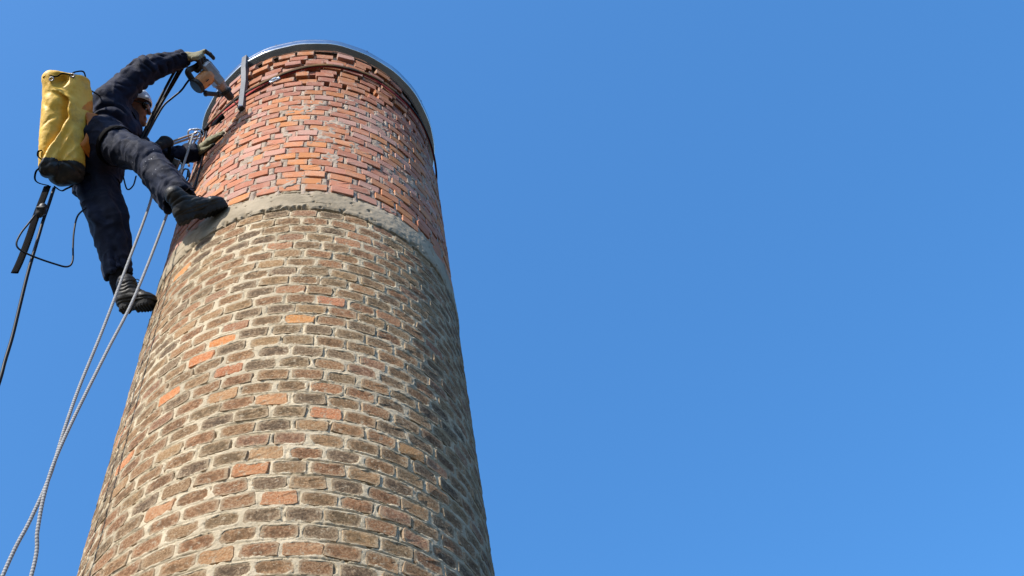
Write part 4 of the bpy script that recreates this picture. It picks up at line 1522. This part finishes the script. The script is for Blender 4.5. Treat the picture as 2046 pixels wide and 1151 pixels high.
for pts in ([(-1.3297, -0.9143, 6.0739), (-1.3029, -0.8837, 6.0666), (-1.2920, -0.8490, 6.0428), (-1.2948, -0.8235, 6.0087)],
            [(-1.4572, -0.7224, 5.5838), (-1.4736, -0.7157, 5.5761), (-1.4706, -0.7030, 5.5476), (-1.4512, -0.6971, 5.5267)],
            [(-1.4542, -0.6570, 5.5055), (-1.4724, -0.6387, 5.4912), (-1.4733, -0.6081, 5.4633), (-1.4512, -0.5932, 5.4497), (-1.4009, -0.5843, 5.4465)],
            [(-1.3834, -0.5673, 5.4768), (-1.3507, -0.5403, 5.4821), (-1.3286, -0.5397, 5.5104), (-1.3036, -0.5394, 5.5509)]):
    V2, F2, L2 = tube_geo(spline(pts, 6), 0, 8, flat=(0.010, 0.0028), fdir=tuple(unit(VW)))
    link("strap", mesh_py("strap", V2, F2, True), m_webbing, bag, pts[0])
# shoulder straps run to the worker's back
for pts in ([(-1.3208, -0.8925, 6.0776), (-1.2845, -0.8413, 6.1299), (-1.2543, -0.7764, 6.2189)], [(-1.2694, -0.6174, 5.7139), (-1.2339, -0.5865, 5.7973), (-1.2081, -0.6055, 5.8802)]):
    V2, F2, L2 = tube_geo(spline(pts, 6), 0, 8, flat=(0.018, 0.003), fdir=tuple(unit(VW)))
    link("strap", mesh_py("strap", V2, F2, True), m_webbing, bag, pts[0])

# ------------------------------------------------------------------ hammer drill
tip = A((-0.5093, -0.5964, 6.6467))
d_front, d_rear = A((-0.5670, -0.7137, 6.5483)), A((-0.7362, -0.9074, 6.5726))
dax = unit(d_front - d_rear)
mdir = unit(-0.48 * RT - 0.72 * UP - 0.50 * VW)
mdir = unit(mdir - dax * (mdir @ dax))
dside = np.cross(dax, mdir)
drill = empty("hammer_drill", tuple(d_rear))
tag(drill, "orange and grey hammer drill held at arm's length against the chimney rim", "drill")
LD = np.linalg.norm(d_front - d_rear)


def dp(x, m_=0.0, s=0.0):
    return tuple(d_rear + dax * x + mdir * m_ + dside * s)


m_dgrey = simple("grey_cast_metal", (0.34, 0.355, 0.375), 0.40, 0.35, 0.5, 0.3, 30)
m_dor = simple("orange_plastic", (0.62, 0.28, 0.10), 0.45, 0, 0.4, 0.3, 20)
m_dbeige = simple("worn_pinkish_metal", (0.42, 0.30, 0.24), 0.5, 0.2, 0.4, 0.3, 24)
m_blk = simple("black_plastic", (0.016, 0.016, 0.017), 0.5, 0, 0.4, 0.3, 40)
bv, bf = [], []
obox(bv, bf, dp(0.085, 0.0), [tuple(dax), tuple(mdir), tuple(dside)], (0.080, 0.034, 0.038), 0.35)
gb = link("gearbox", mesh_py("gearbox", bv, bf), m_dgrey, drill, dp(0.085))
bv, bf = [], []
obox(bv, bf, dp(0.06, -0.038), [tuple(dax), tuple(mdir), tuple(dside)], (0.045, 0.005, 0.022), 0.4)
link("cover_plate", mesh_py("cover_plate", bv, bf), m_dgrey, gb, dp(0.06, -0.034))
bv, bf = [], []
lathe(bv, bf, dp(0.118, -0.029), dp(0.118, -0.06), [(0, 0.010), (0.008, 0.010), (0.010, 0.007), (0.017, 0.006)], 10)
link("mode_knob", mesh_py("mode_knob", bv, bf), m_blk, gb, dp(0.118, -0.03))
bv, bf = [], []
lathe(bv, bf, dp(0.150), dp(1.0), [(0, 0.036), (0.02, 0.035), (0.035, 0.031), (LD - 0.19, 0.029), (LD - 0.185, 0.027)], 18)
link("front_housing", mesh_py("front_housing", bv, bf, False), m_dbeige, drill, dp(0.15))
bv, bf = [], []
lathe(bv, bf, dp(LD - 0.048), dp(1.0), [(0, 0.029), (0.004, 0.031), (0.010, 0.031), (0.012, 0.027), (0.018, 0.027), (0.050, 0.025), (0.062, 0.021), (0.066, 0.010)], 18)
link("chuck", mesh_py("chuck", bv, bf, False), simple("brown_rubber", (0.075, 0.05, 0.042), 0.6, 0, 0.3, 0.4, 40), drill, dp(LD - 0.04))
bv, bf = [], []
e_ = A(dp(LD + 0.015))
blen = np.linalg.norm(tip - e_)
lathe(bv, bf, tuple(e_), tuple(tip), [(0, 0.0055), (0.03, 0.005), (blen, 0.0045)], 8)
link("drill_bit", mesh_py("drill_bit", bv, bf), m_dsteel, drill, tuple(e_))
# motor with fan cap
bv, bf = [], []
lathe(bv, bf, dp(0.078, 0.012), dp(0.062, 1.0), [(0, 0.042), (0.02, 0.048), (0.05, 0.049), (0.100, 0.046), (0.106, 0.043)], 20)
mot = link("motor_housing", mesh_py("motor_housing", bv, bf, False), m_dor, drill, dp(0.07, 0.06))
bv, bf = [], []
lathe(bv, bf, dp(0.0765, 0.116), dp(0.0605, 1.104), [(0, 0.047), (0.004, 0.051), (0.020, 0.050), (0.028, 0.043), (0.0285, 0.010)], 20)
link("fan_cap", mesh_py("fan_cap", bv, bf, False), m_blk, mot, dp(0.076, 0.11))
bv, bf = [], []
for a in np.linspace(-1.3, 1.3, 5):
    obox(bv, bf, tuple(A(dp(0.073, 0.075)) + dax * (0.0490 * math.cos(a + math.pi)) * -1 + dside * (0.0490 * math.sin(a))), [tuple(dax), tuple(mdir), tuple(dside)], (0.003, 0.012, 0.003), 0.2)
for k in range(5):
    link("vent", mesh_py("vent", bv[k * 24:(k + 1) * 24], [tuple(i - k * 24 for i in q) for q in bf[k * 26:(k + 1) * 26]]), m_blk, mot, dp(0.073, 0.075))
# rear loop handle: the bar lies in the palm
qh = qd(rwr, RH_D, RH_N)
hb1, hb2 = qh(0.112, -0.060, -0.045), qh(0.108, 0.060, -0.046)
loop = [dp(0.012, -0.004, -0.012), qh(0.118, -0.024, -0.042), qh(0.092, 0.0, -0.047), qh(0.064, 0.022, -0.058), (-0.8145, -0.8760, 6.5076), (-0.8015, -0.8459, 6.4970), (-0.7711, -0.8166, 6.4887), dp(0.062, 0.070, 0.0)]
V2, F2, L2 = tube_geo(spline(loop, 7), 0.0190, 10)
rh = link("rear_handle", mesh_py("rear_handle", V2, F2, True), m_blk, drill, tuple(hb1))
bv, bf = [], []
obox(bv, bf, tuple(0.5 * (hb1 + hb2) + 0.016 * RH_D), [tuple(unit(hb2 - hb1)), tuple(RH_D), tuple(np.cross(unit(hb2 - hb1), RH_D))], (0.016, 0.006, 0.006), 0.3)
link("trigger", mesh_py("trigger", bv, bf), m_dor, rh, tuple(hb1))
bv, bf = [], []
lathe(bv, bf, dp(0.012, -0.002), dp(-1, -0.002), [(-0.02, 0.026), (0.0, 0.027), (0.012, 0.024), (0.018, 0.014)], 14)
link("rear_cap", mesh_py("rear_cap", bv, bf), m_dgrey, drill, dp(0.0))
# side handle on its collar
bv, bf = [], []
lathe(bv, bf, dp(0.205), dp(1.0), [(0, 0.037), (0.003, 0.040), (0.020, 0.040), (0.023, 0.037)], 18)
col_ = link("collar", mesh_py("collar", bv, bf), m_blk, drill, dp(0.21))
bv, bf = [], []
s0, s1 = dp(0.213, 0.036), A(dp(0.213, 0.036)) + 0.125 * unit(mdir * 0.75 - dax * 0.62 - dside * 0.1)
lathe(bv, bf, s0, tuple(s1), [(0, 0.008), (0.012, 0.008), (0.013, 0.017), (0.03, 0.019), (0.034, 0.0135), (0.105, 0.015), (0.108, 0.019), (0.118, 0.019), (0.124, 0.012)], 14)
link("side_handle", mesh_py("side_handle", bv, bf), simple("dark_grey_rubber", (0.05, 0.05, 0.055), 0.6), drill, s0)

# ------------------------------------------------------------------ ropes, slings and hardware
def rope_mat(name, c1, c2, pitch_=0.016):
    m = Mat(name, 0.85, 0, 0.2)
    al = m.attribute("along")
    co = m.coord()
    w = m.math('SINE', m.math('MULTIPLY', al, 2 * math.pi / pitch_))
    c = m.mix(m.ramp(m.math('ADD', w, m.math('MULTIPLY', m.noise(co, 60, 3), 1.0)), -0.1, 1.1), c1, c2)
    c = m.mix(m.math('MULTIPLY', m.ramp(m.noise(co, 8, 3), 0.5, 0.7), 0.35), c, c1)
    m.color(c)
    m.bump(w, 0.12, 0.0015)
    return m.m


m_rope = rope_mat("grey_kernmantle", (0.16, 0.165, 0.175), (0.34, 0.34, 0.335), 0.014)
m_tan = rope_mat("tan_rope", (0.20, 0.155, 0.11), (0.42, 0.35, 0.27), 0.018)
m_cable = simple("black_cable", (0.006, 0.0065, 0.009), 0.5, 0, 0.22, 0.3, 30)

knot = A((-0.8286, -0.3217, 6.4964))
anchor = A((-0.7721, -0.3730, 6.7003))
# the main rope hangs almost plumb from the anchor past his legs
P = [anchor, A((-0.7988, -0.3463, 6.6068)), knot, A((-0.775, -0.500, 6.42)), A((-0.778, -0.502, 6.0)), A((-0.788, -0.502, 5.362)), A((-0.814, -0.530, 4.514)), A((-0.847, -0.567, 4.014)),
     A((-0.878, -0.602, 3.523)), A((-0.891, -0.616, 3.242)), A((-0.888, -0.613, 3.058)), A((-0.875, -0.598, 2.9)), A((-0.854, -0.575, 2.714)), A((-0.85, -0.58, 2.0)), A((-0.90, -0.62, 0.4)), A((-0.92, -0.64, GZ + 0.01))]
r1 = tube("rope", P, 0.0070, m_rope, seg=10, n=10)
tag(r1, "speckled grey rope knotted at the anchor, right one of the two hanging past his boots", "rope", "grey ropes hanging down the chimney")
P = [A((-0.955, -0.585, 5.93)), A((-0.915, -0.52, 5.75)), A((-0.894, -0.499, 5.494)), A((-0.902, -0.509, 4.766)), A((-0.910, -0.517, 4.233)), A((-0.921, -0.529, 3.809)), A((-0.919, -0.540, 3.519)),
     A((-0.918, -0.526, 3.258)), A((-0.929, -0.539, 3.008)), A((-0.947, -0.558, 2.752)), A((-0.97, -0.58, 2.0)), A((-1.0, -0.60, 0.4)), A((-1.02, -0.62, GZ + 0.01))]
r2 = tube("rope", P, 0.0070, m_rope, seg=10, n=10)
tag(r2, "speckled grey rope coming from behind the raised thigh, left one of the two", "rope", "grey ropes hanging down the chimney")
# the knot: turns of the rope round itself, a child of the main rope
kd = unit(A((-0.8339, -0.2783, 6.3899)) - A((-0.7988, -0.3463, 6.6068)))
fr = frame(kd, RT)
tt = np.linspace(0, 1, 70)
KP = np.array([knot + kd * (-0.034 + 0.068 * t) + (fr[0] * math.cos(2 * math.pi * 4 * t) + fr[1] * math.sin(2 * math.pi * 4 * t)) * (0.017 + 0.008 * math.sin(math.pi * t)) for t in tt])
V2, F2, L2 = tube_geo(KP, 0.0088, 8)
me = mesh_py("knot", V2, F2, True); attr(me, "along", L2)
link("knot", me, m_tan, r1, tuple(knot))
KP = spline([knot + fr[0] * 0.02, knot + fr[0] * 0.05 + kd * 0.03, knot + fr[0] * 0.035 + kd * 0.075, knot + fr[0] * 0.05 + kd * 0.11], 6)
V2, F2, L2 = tube_geo(KP, 0.0075, 8)
me = mesh_py("rope_tail", V2, F2, True); attr(me, "along", L2)
link("rope_tail", me, m_tan, r1, tuple(knot))


def carabiner(c, lng, wid, L, W, lab, r=0.0058, mat=m_steel):
    x, y = unit(lng), np.array(wid, float)
    y = unit(y - x * (x @ y))
    c = A(c)
    pts = []
    for a in np.linspace(0, 2 * math.pi, 37)[:-1]:
        ca, sa = math.cos(a), math.sin(a)
        q = 3.2
        m_ = (abs(ca) ** q + abs(sa) ** q) ** (-1 / q)
        wd = W / 2 * (1 - 0.18 * ca * m_)
        pts.append(c + x * (L / 2) * ca * m_ + y * wd * sa * m_)
    root = empty("carabiner", tuple(c))
    V2, F2, L2 = tube_geo(np.array(pts), r, 8, True)
    link("frame", mesh_py("frame", V2, F2, True), mat, root, tuple(c))
    bv, bf = [], []
    g0 = c + x * (-L * 0.16) + y * (W / 2) * 1.0
    g1 = c + x * (L * 0.20) + y * (W / 2) * 0.97
    lathe(bv, bf, tuple(g0), tuple(g1), [(0, r * 1.25), (0.004, r * 1.6), (0.028, r * 1.6), (0.030, r * 1.2), (float(np.linalg.norm(g1 - g0)), r * 1.1)], 10)
    link("gate", mesh_py("gate", bv, bf), mat, root, tuple(g0))
    tag(root, lab, "carabiner", "steel carabiners of the rigging")
    return root


carabiner(A((-0.7875, -0.3850, 6.6708)), unit(0.96 * RT + 0.12 * UP + 0.15 * VW), unit(UP + 0.1 * RT), 0.100, 0.062, "silver carabiner joining the lanyard to the dark sling at the chimney edge")
carabiner(A((-0.7893, -0.3634, 6.6328)), unit(0.42 * RT + 0.9 * UP + 0.1 * VW), RT, 0.105, 0.060, "silver carabiner holding the knotted grey rope")
carabiner(A((-0.3089, -0.7700, 6.7555)), A((-0.2662, -0.7900, 6.7675)) - A((-0.3468, -0.7584, 6.7155)), (0, 0, 1), 0.066, 0.032, "silver carabiner on the sling above the middle of the red bricks", 0.0065)
carabiner(A((-0.8483, -0.3648, 6.1835)), unit(0.5 * RT + 0.85 * UP), RT, 0.095, 0.055, "silver carabiner dangling between the knee and the sleeve")
carabiner(A((-0.7940, -0.3270, 6.1941)), unit(0.15 * RT + 1.0 * UP), RT, 0.075, 0.045, "dull grey carabiner below the knot in front of the cuff", 0.005, m_dsteel)

# dark gear loops hanging with them
for pts, nm, lb in (([(-0.8737, -0.4432, 6.1628), (-0.8791, -0.3839, 6.1324), (-0.8625, -0.3376, 6.1337), (-0.8293, -0.3354, 6.1711), (-0.8115, -0.3811, 6.2191), (-0.8369, -0.4220, 6.2136)], "gear_loop", "black cord loop hanging beside the raised knee"),
                    ([(-0.7846, -0.3465, 6.2390), (-0.7873, -0.3108, 6.1866), (-0.8038, -0.2925, 6.1524), (-0.7928, -0.2756, 6.1337)], "prusik_cord", "thin dark cord end curling below the knot")):
    o = tube(nm, pts, 0.0045, m_webbing, seg=8, n=8)
    tag(o, lb, "cord")

# descender on the rope
desc = empty("descender", tuple(A((-0.8472, -0.3720, 6.1760))))
tag(desc, "dark metal descender clipped to the rope by the raised knee", "descender")
fr = frame(unit(UP + 0.4 * RT), -VW)
for k, off_ in enumerate((-0.010, 0.010)):
    bv, bf = [], []
    c0 = A((-0.8565, -0.3854, 6.1814)) + VW * off_
    for s, (w_, h_) in enumerate(((0.020, 0.048),)):
        obox(bv, bf, tuple(c0), [tuple(fr[1]), tuple(fr[2]), tuple(fr[0])], (w_, h_, 0.003), 0.6)
    link("side_plate", mesh_py("side_plate", bv, bf), m_dsteel if k else m_steel, desc, tuple(c0))
bv, bf = [], []
c0 = A((-0.8556, -0.3952, 6.1752))
lathe(bv, bf, tuple(c0 - VW * 0.016), tuple(c0 + VW), [(0, 0.006), (0.004, 0.014), (0.012, 0.010), (0.020, 0.010), (0.028, 0.014), (0.032, 0.006)], 12)
link("bobbin", mesh_py("bobbin", bv, bf), m_blk, desc, tuple(c0))

# lanyard with its black adjuster
adj = empty("rope_adjuster", (-0.9264, -0.5311, 6.1978))
tag(adj, "black padded rope adjuster at the lower end of the taut lanyard", "adjuster")
f = Field(0.004, 0.014)
f.cone(A((-0.9101, -0.5262, 6.2259)), A((-0.9413, -0.5275, 6.1603)), 0.044, 0.030, 0.01, flat=0.62, fdir=tuple(VW))
f.cone(A((-0.9413, -0.5275, 6.1603)), A((-0.9599, -0.5144, 6.1286)), 0.028, 0.014, 0.012, flat=0.7, fdir=tuple(VW))
V, F = f.mesh()
V = V + vnormals(V, F) * (0.0025 * fbm(V, 25, 401, 2))[:, None]
field_obj("pad", V, F, simple("black_padding", (0.02, 0.02, 0.022), 0.8, 0, 0.2, 0.4, 40, 0.4, 150), adj, A((-0.9249, -0.5327, 6.1876)))
V2, F2, L2 = tube_geo(spline([(-0.9547, -0.5225, 6.1334), (-0.9789, -0.5370, 6.1254), (-0.9967, -0.5358, 6.1107), (-1.0204, -0.5368, 6.0623)], 6), 0.005, 8)
link("loop", mesh_py("loop", V2, F2, True), m_webbing, adj, (-0.9602, -0.5197, 6.1312))
V2, F2, L2 = tube_geo(spline([(-0.8911, -0.5143, 6.2341), (-0.8882, -0.4736, 6.1869), (-0.8889, -0.4365, 6.1461)], 6), 0, 8, flat=(0.010, 0.0025), fdir=tuple(RT))
link("tail_strap", mesh_py("tail_strap", V2, F2, True), m_webbing, adj, (-0.8910, -0.5116, 6.2328))
bv, bf = [], []
kp0 = A((-0.8859, -0.5109, 6.2388))
V2, F2, L2 = tube_geo(np.array([kp0 + RT * 0.006 * (t * 6 - 3) + (UP * math.cos(t * 19) + VW * math.sin(t * 19)) * 0.012 for t in np.linspace(0, 1, 40)]), 0.006, 7)
me = mesh_py("stopper_knot", V2, F2, True); attr(me, "along", L2)
link("stopper_knot", me, m_tan, adj, tuple(kp0))
for k, (dx, dy, lab) in enumerate(((0, 0, "taut tan lanyard strand, upper of the pair running to the anchor carabiner"), (1.5, 5.5, "taut tan lanyard strand, lower of the pair running to the anchor carabiner"))):
    if k == 0: P = [(-0.8857, -0.5198, 6.2375), (-0.8398, -0.4664, 6.4247), (-0.7867, -0.3950, 6.6645)]
    else: P = [(-0.8821, -0.5063, 6.2315), (-0.8361, -0.4511, 6.4180), (-0.7828, -0.3777, 6.6569)]
    o = tube("lanyard", P, 0.0068, m_tan, seg=8, n=10)
    tag(o, lab, "lanyard", "strands of the lanyard")

# dark sling round the chimney, its red companion below
zz = {-180: 6.88, -120: 6.88, -80: 6.87, -66: 6.86, -52: 6.735, -44: 6.745, -35: 6.745, -27: 6.775, -20: 6.825, -11: 6.90, -2: 6.96, 12: 6.965, 24: 7.005, 40: 6.985, 60: 6.96, 110: 6.90, 180: 6.88}
ka, kz = np.array(sorted(zz)), np.array([zz[k] for k in sorted(zz)])
kz[ka == -180] = kz[-1]


def sling_pts(a0, a1, n, dz, off_):
    az_ = np.linspace(rad(a0), rad(a1), n)
    z_ = np.interp(np.degrees(az_), ka, kz)
    z_ = np.convolve(np.pad(z_, 3, 'edge'), np.ones(7) / 7, 'valid') + (dz(np.degrees(az_)) if callable(dz) else dz)
    return np.array([around(a, z, off_ + 0.002 * math.sin(9 * a)) for a, z in zip(az_, z_)])


m_sling = Mat("brown_sling_webbing", 0.85, 0, 0.2)
co = m_sling.coord()
m_sling.color(m_sling.mix(m_sling.ramp(m_sling.noise(co, 4, 5), 0.42, 0.62), (0.022, 0.018, 0.015), (0.16, 0.085, 0.03)))
m_sling.bump(m_sling.noise(co, 300, 2), 0.4, 0.003)
P = sling_pts(-180, 180, 180, 0.0, 0.015)[:-1]
V2, F2, L2 = tube_geo(P, 0, 8, True, (0.019, 0.0045), (0, 0, 1))
o = link("sling", mesh_py("sling", V2, F2, True), m_sling.m, None, tuple(P[60]))
tag(o, "dark brown webbing sling wrapped right round the chimney under the cap", "sling")
P = sling_pts(-180, 180, 180, lambda d: -0.050 * np.exp(-((d + 41) / 9) ** 2) - 0.006 - 0.03 * np.exp(-((d - 33) / 10) ** 2), 0.0085)[:-1]
V2, F2, L2 = tube_geo(P, 0, 8, True, (0.019, 0.003), (0, 0, 1))
o = link("sling", mesh_py("sling", V2, F2, True), simple("red_webbing", (0.36, 0.030, 0.026), 0.8, 0, 0.2, 0.4, 30, 0.3, 300), None, tuple(P[60]))
tag(o, "narrow red webbing sling lying just below the dark one", "sling")
P = [(-0.7581, -0.3781, 6.7154), (-0.7368, -0.3688, 6.7799), (-0.7095, -0.3798, 6.8210), A((-0.6506, -0.5160, 6.6097)), A((-0.6118, -0.5672, 6.5879))]
o = tube("sling_end", P, 0, m_webbing, seg=8, flat=(0.017, 0.009), fdir=tuple(UP), n=6)
tag(o, "black sewn end of the sling leading to the anchor carabiner", "sling")
P = [A((-0.7247, -0.3964, 6.6976)), A((-0.7073, -0.4285, 6.4260)), A((-0.6940, -0.4515, 6.0966)), A((-0.6963, -0.4494, 5.8686)), A((-0.7055, -0.4363, 5.6432)), A((-0.7100, -0.4455, 5.4202))]
o = tube("hanging_cord", P, 0.006, m_cable, seg=8, n=8)
tag(o, "thin black cord hanging close along the left edge of the red bricks", "cord")

# power cables looped from the drill hand down behind the knee
lab = ["thick black cable from the raised cuff down past his face, nearest his chin", "black cable in the middle of the bundle below the raised cuff", "black cable on the outer side of the bundle below the raised cuff"]
for k, (dx, dt) in enumerate(((0, 0.0), (5, 0.02), (9.5, 0.01))):
    if k == 0: P = [(-0.8544, -0.9133, 6.5931), (-0.8904, -0.8656, 6.5477), (-0.9322, -0.7913, 6.4789), (-0.9755, -0.7069, 6.3816), (-1.0109, -0.6345, 6.2774), (-1.0386, -0.5768, 6.1681), (-1.0693, -0.5451, 6.0353)]
    if k == 1: P = [(-0.8437, -0.9046, 6.6019), (-0.8768, -0.8541, 6.5558), (-0.9160, -0.7826, 6.4885), (-0.9638, -0.6967, 6.4009), (-1.0051, -0.6210, 6.2945), (-1.0286, -0.5647, 6.1753), (-1.0580, -0.5373, 6.0335)]
    if k == 2: P = [(-0.8328, -0.8931, 6.6096), (-0.8662, -0.8453, 6.5646), (-0.9057, -0.7792, 6.4994), (-0.9528, -0.7053, 6.4063), (-0.9943, -0.6321, 6.3012), (-1.0168, -0.5741, 6.1929), (-1.0417, -0.5400, 6.0377)]
    o = tube("cable", P, (0.0085, 0.0075, 0.008)[k], m_cable, seg=10, n=8)
    tag(o, lab[k], "cable", "black cables hanging from the drill hand")
P = [(-0.7983, -0.8377, 6.4941), (-0.8214, -0.8050, 6.4886), (-0.8539, -0.7543, 6.4851), (-0.9029, -0.7146, 6.4505), (-0.9447, -0.6822, 6.4085), (-0.9779, -0.6327, 6.3484), (-1.0059, -0.5858, 6.2559), (-1.0286, -0.5534, 6.1363)]
o = tube("cable", P, 0.0065, m_cable, seg=8, n=8)
tag(o, "thin black power cord curving from the drill handle into the bundle", "cable", "black cables hanging from the drill hand")

# cord, strap and loops under the bag
P = [(-1.3829, -0.5578, 5.4718), (-1.3855, -0.5214, 5.3462), (-1.3851, -0.4973, 5.2150), (-1.3838, -0.4515, 5.0455), (-1.3842, -0.3970, 4.8666), (-1.3787, -0.3346, 4.6673), (-1.3717, -0.2810, 4.4816), (-1.3697, -0.2463, 4.3290), (-1.3670, -0.2064, 4.1691), (-1.4116, 0.0017, 3.7292), (-1.95, -0.95, 1.9), (-2.3, -1.2, 0.2), (-2.4, -1.2, -1.588)]
o = tube("power_cord", P, 0.0085, m_cable, seg=8, n=9)
tag(o, "long black power cord trailing from under the yellow bag to the ground", "cord")
P = [(-1.4101, -0.5776, 5.4522), (-1.4131, -0.5549, 5.3575), (-1.4212, -0.5163, 5.2397), (-1.4286, -0.4599, 5.0860), (-1.4374, -0.4164, 4.9486), (-1.4481, -0.3889, 4.8673)]
o = tube("webbing_strap", P, 0, m_webbing, seg=8, flat=(0.019, 0.0025), fdir=tuple(RT), n=6)
tag(o, "broad black webbing strap dangling below the yellow bag", "strap")
f = Field(0.004, 0.01)
f.cone(A((-1.3952, -0.5465, 5.2755)), A((-1.4030, -0.5297, 5.2287)), 0.022, 0.020, 0.01)
f.box(A((-1.3969, -0.5453, 5.2390)), [tuple(RT), tuple(UP), tuple(VW)], (0.022, 0.022, 0.014), 0.006)
V, F = f.mesh()
o = field_obj("cord_lock", V, F, m_blk, None, A((-1.3992, -0.5405, 5.2475)))
tag(o, "black plastic cord lock on the dangling strap", "cord lock")
P = [(-1.4166, -0.5407, 5.1957), (-1.4370, -0.5215, 5.1317), (-1.4567, -0.5032, 5.0678), (-1.4645, -0.4808, 5.0042), (-1.4425, -0.4617, 4.9750), (-1.3736, -0.4376, 4.9556), (-1.2815, -0.4019, 4.9582), (-1.2233, -0.3804, 4.9715), (-1.2056, -0.3875, 5.0163), (-1.2215, -0.4180, 5.1147), (-1.2349, -0.4504, 5.2137), (-1.2380, -0.4796, 5.3239), (-1.2067, -0.4987, 5.3885)]
o = tube("thin_cord", P, 0.0048, m_cable, seg=8, n=8)
tag(o, "thin black cord swinging in a loop between the strap and the hanging leg", "cord")
P = [(-1.0677, -0.5454, 5.6957), (-1.0308, -0.5180, 5.5966), (-1.0039, -0.5257, 5.6285), (-1.0031, -0.5362, 5.7255)]
o = tube("cord_loop", P, 0.0042, m_cable, seg=8, n=8)
tag(o, "short black cord loop showing between his legs", "cord")
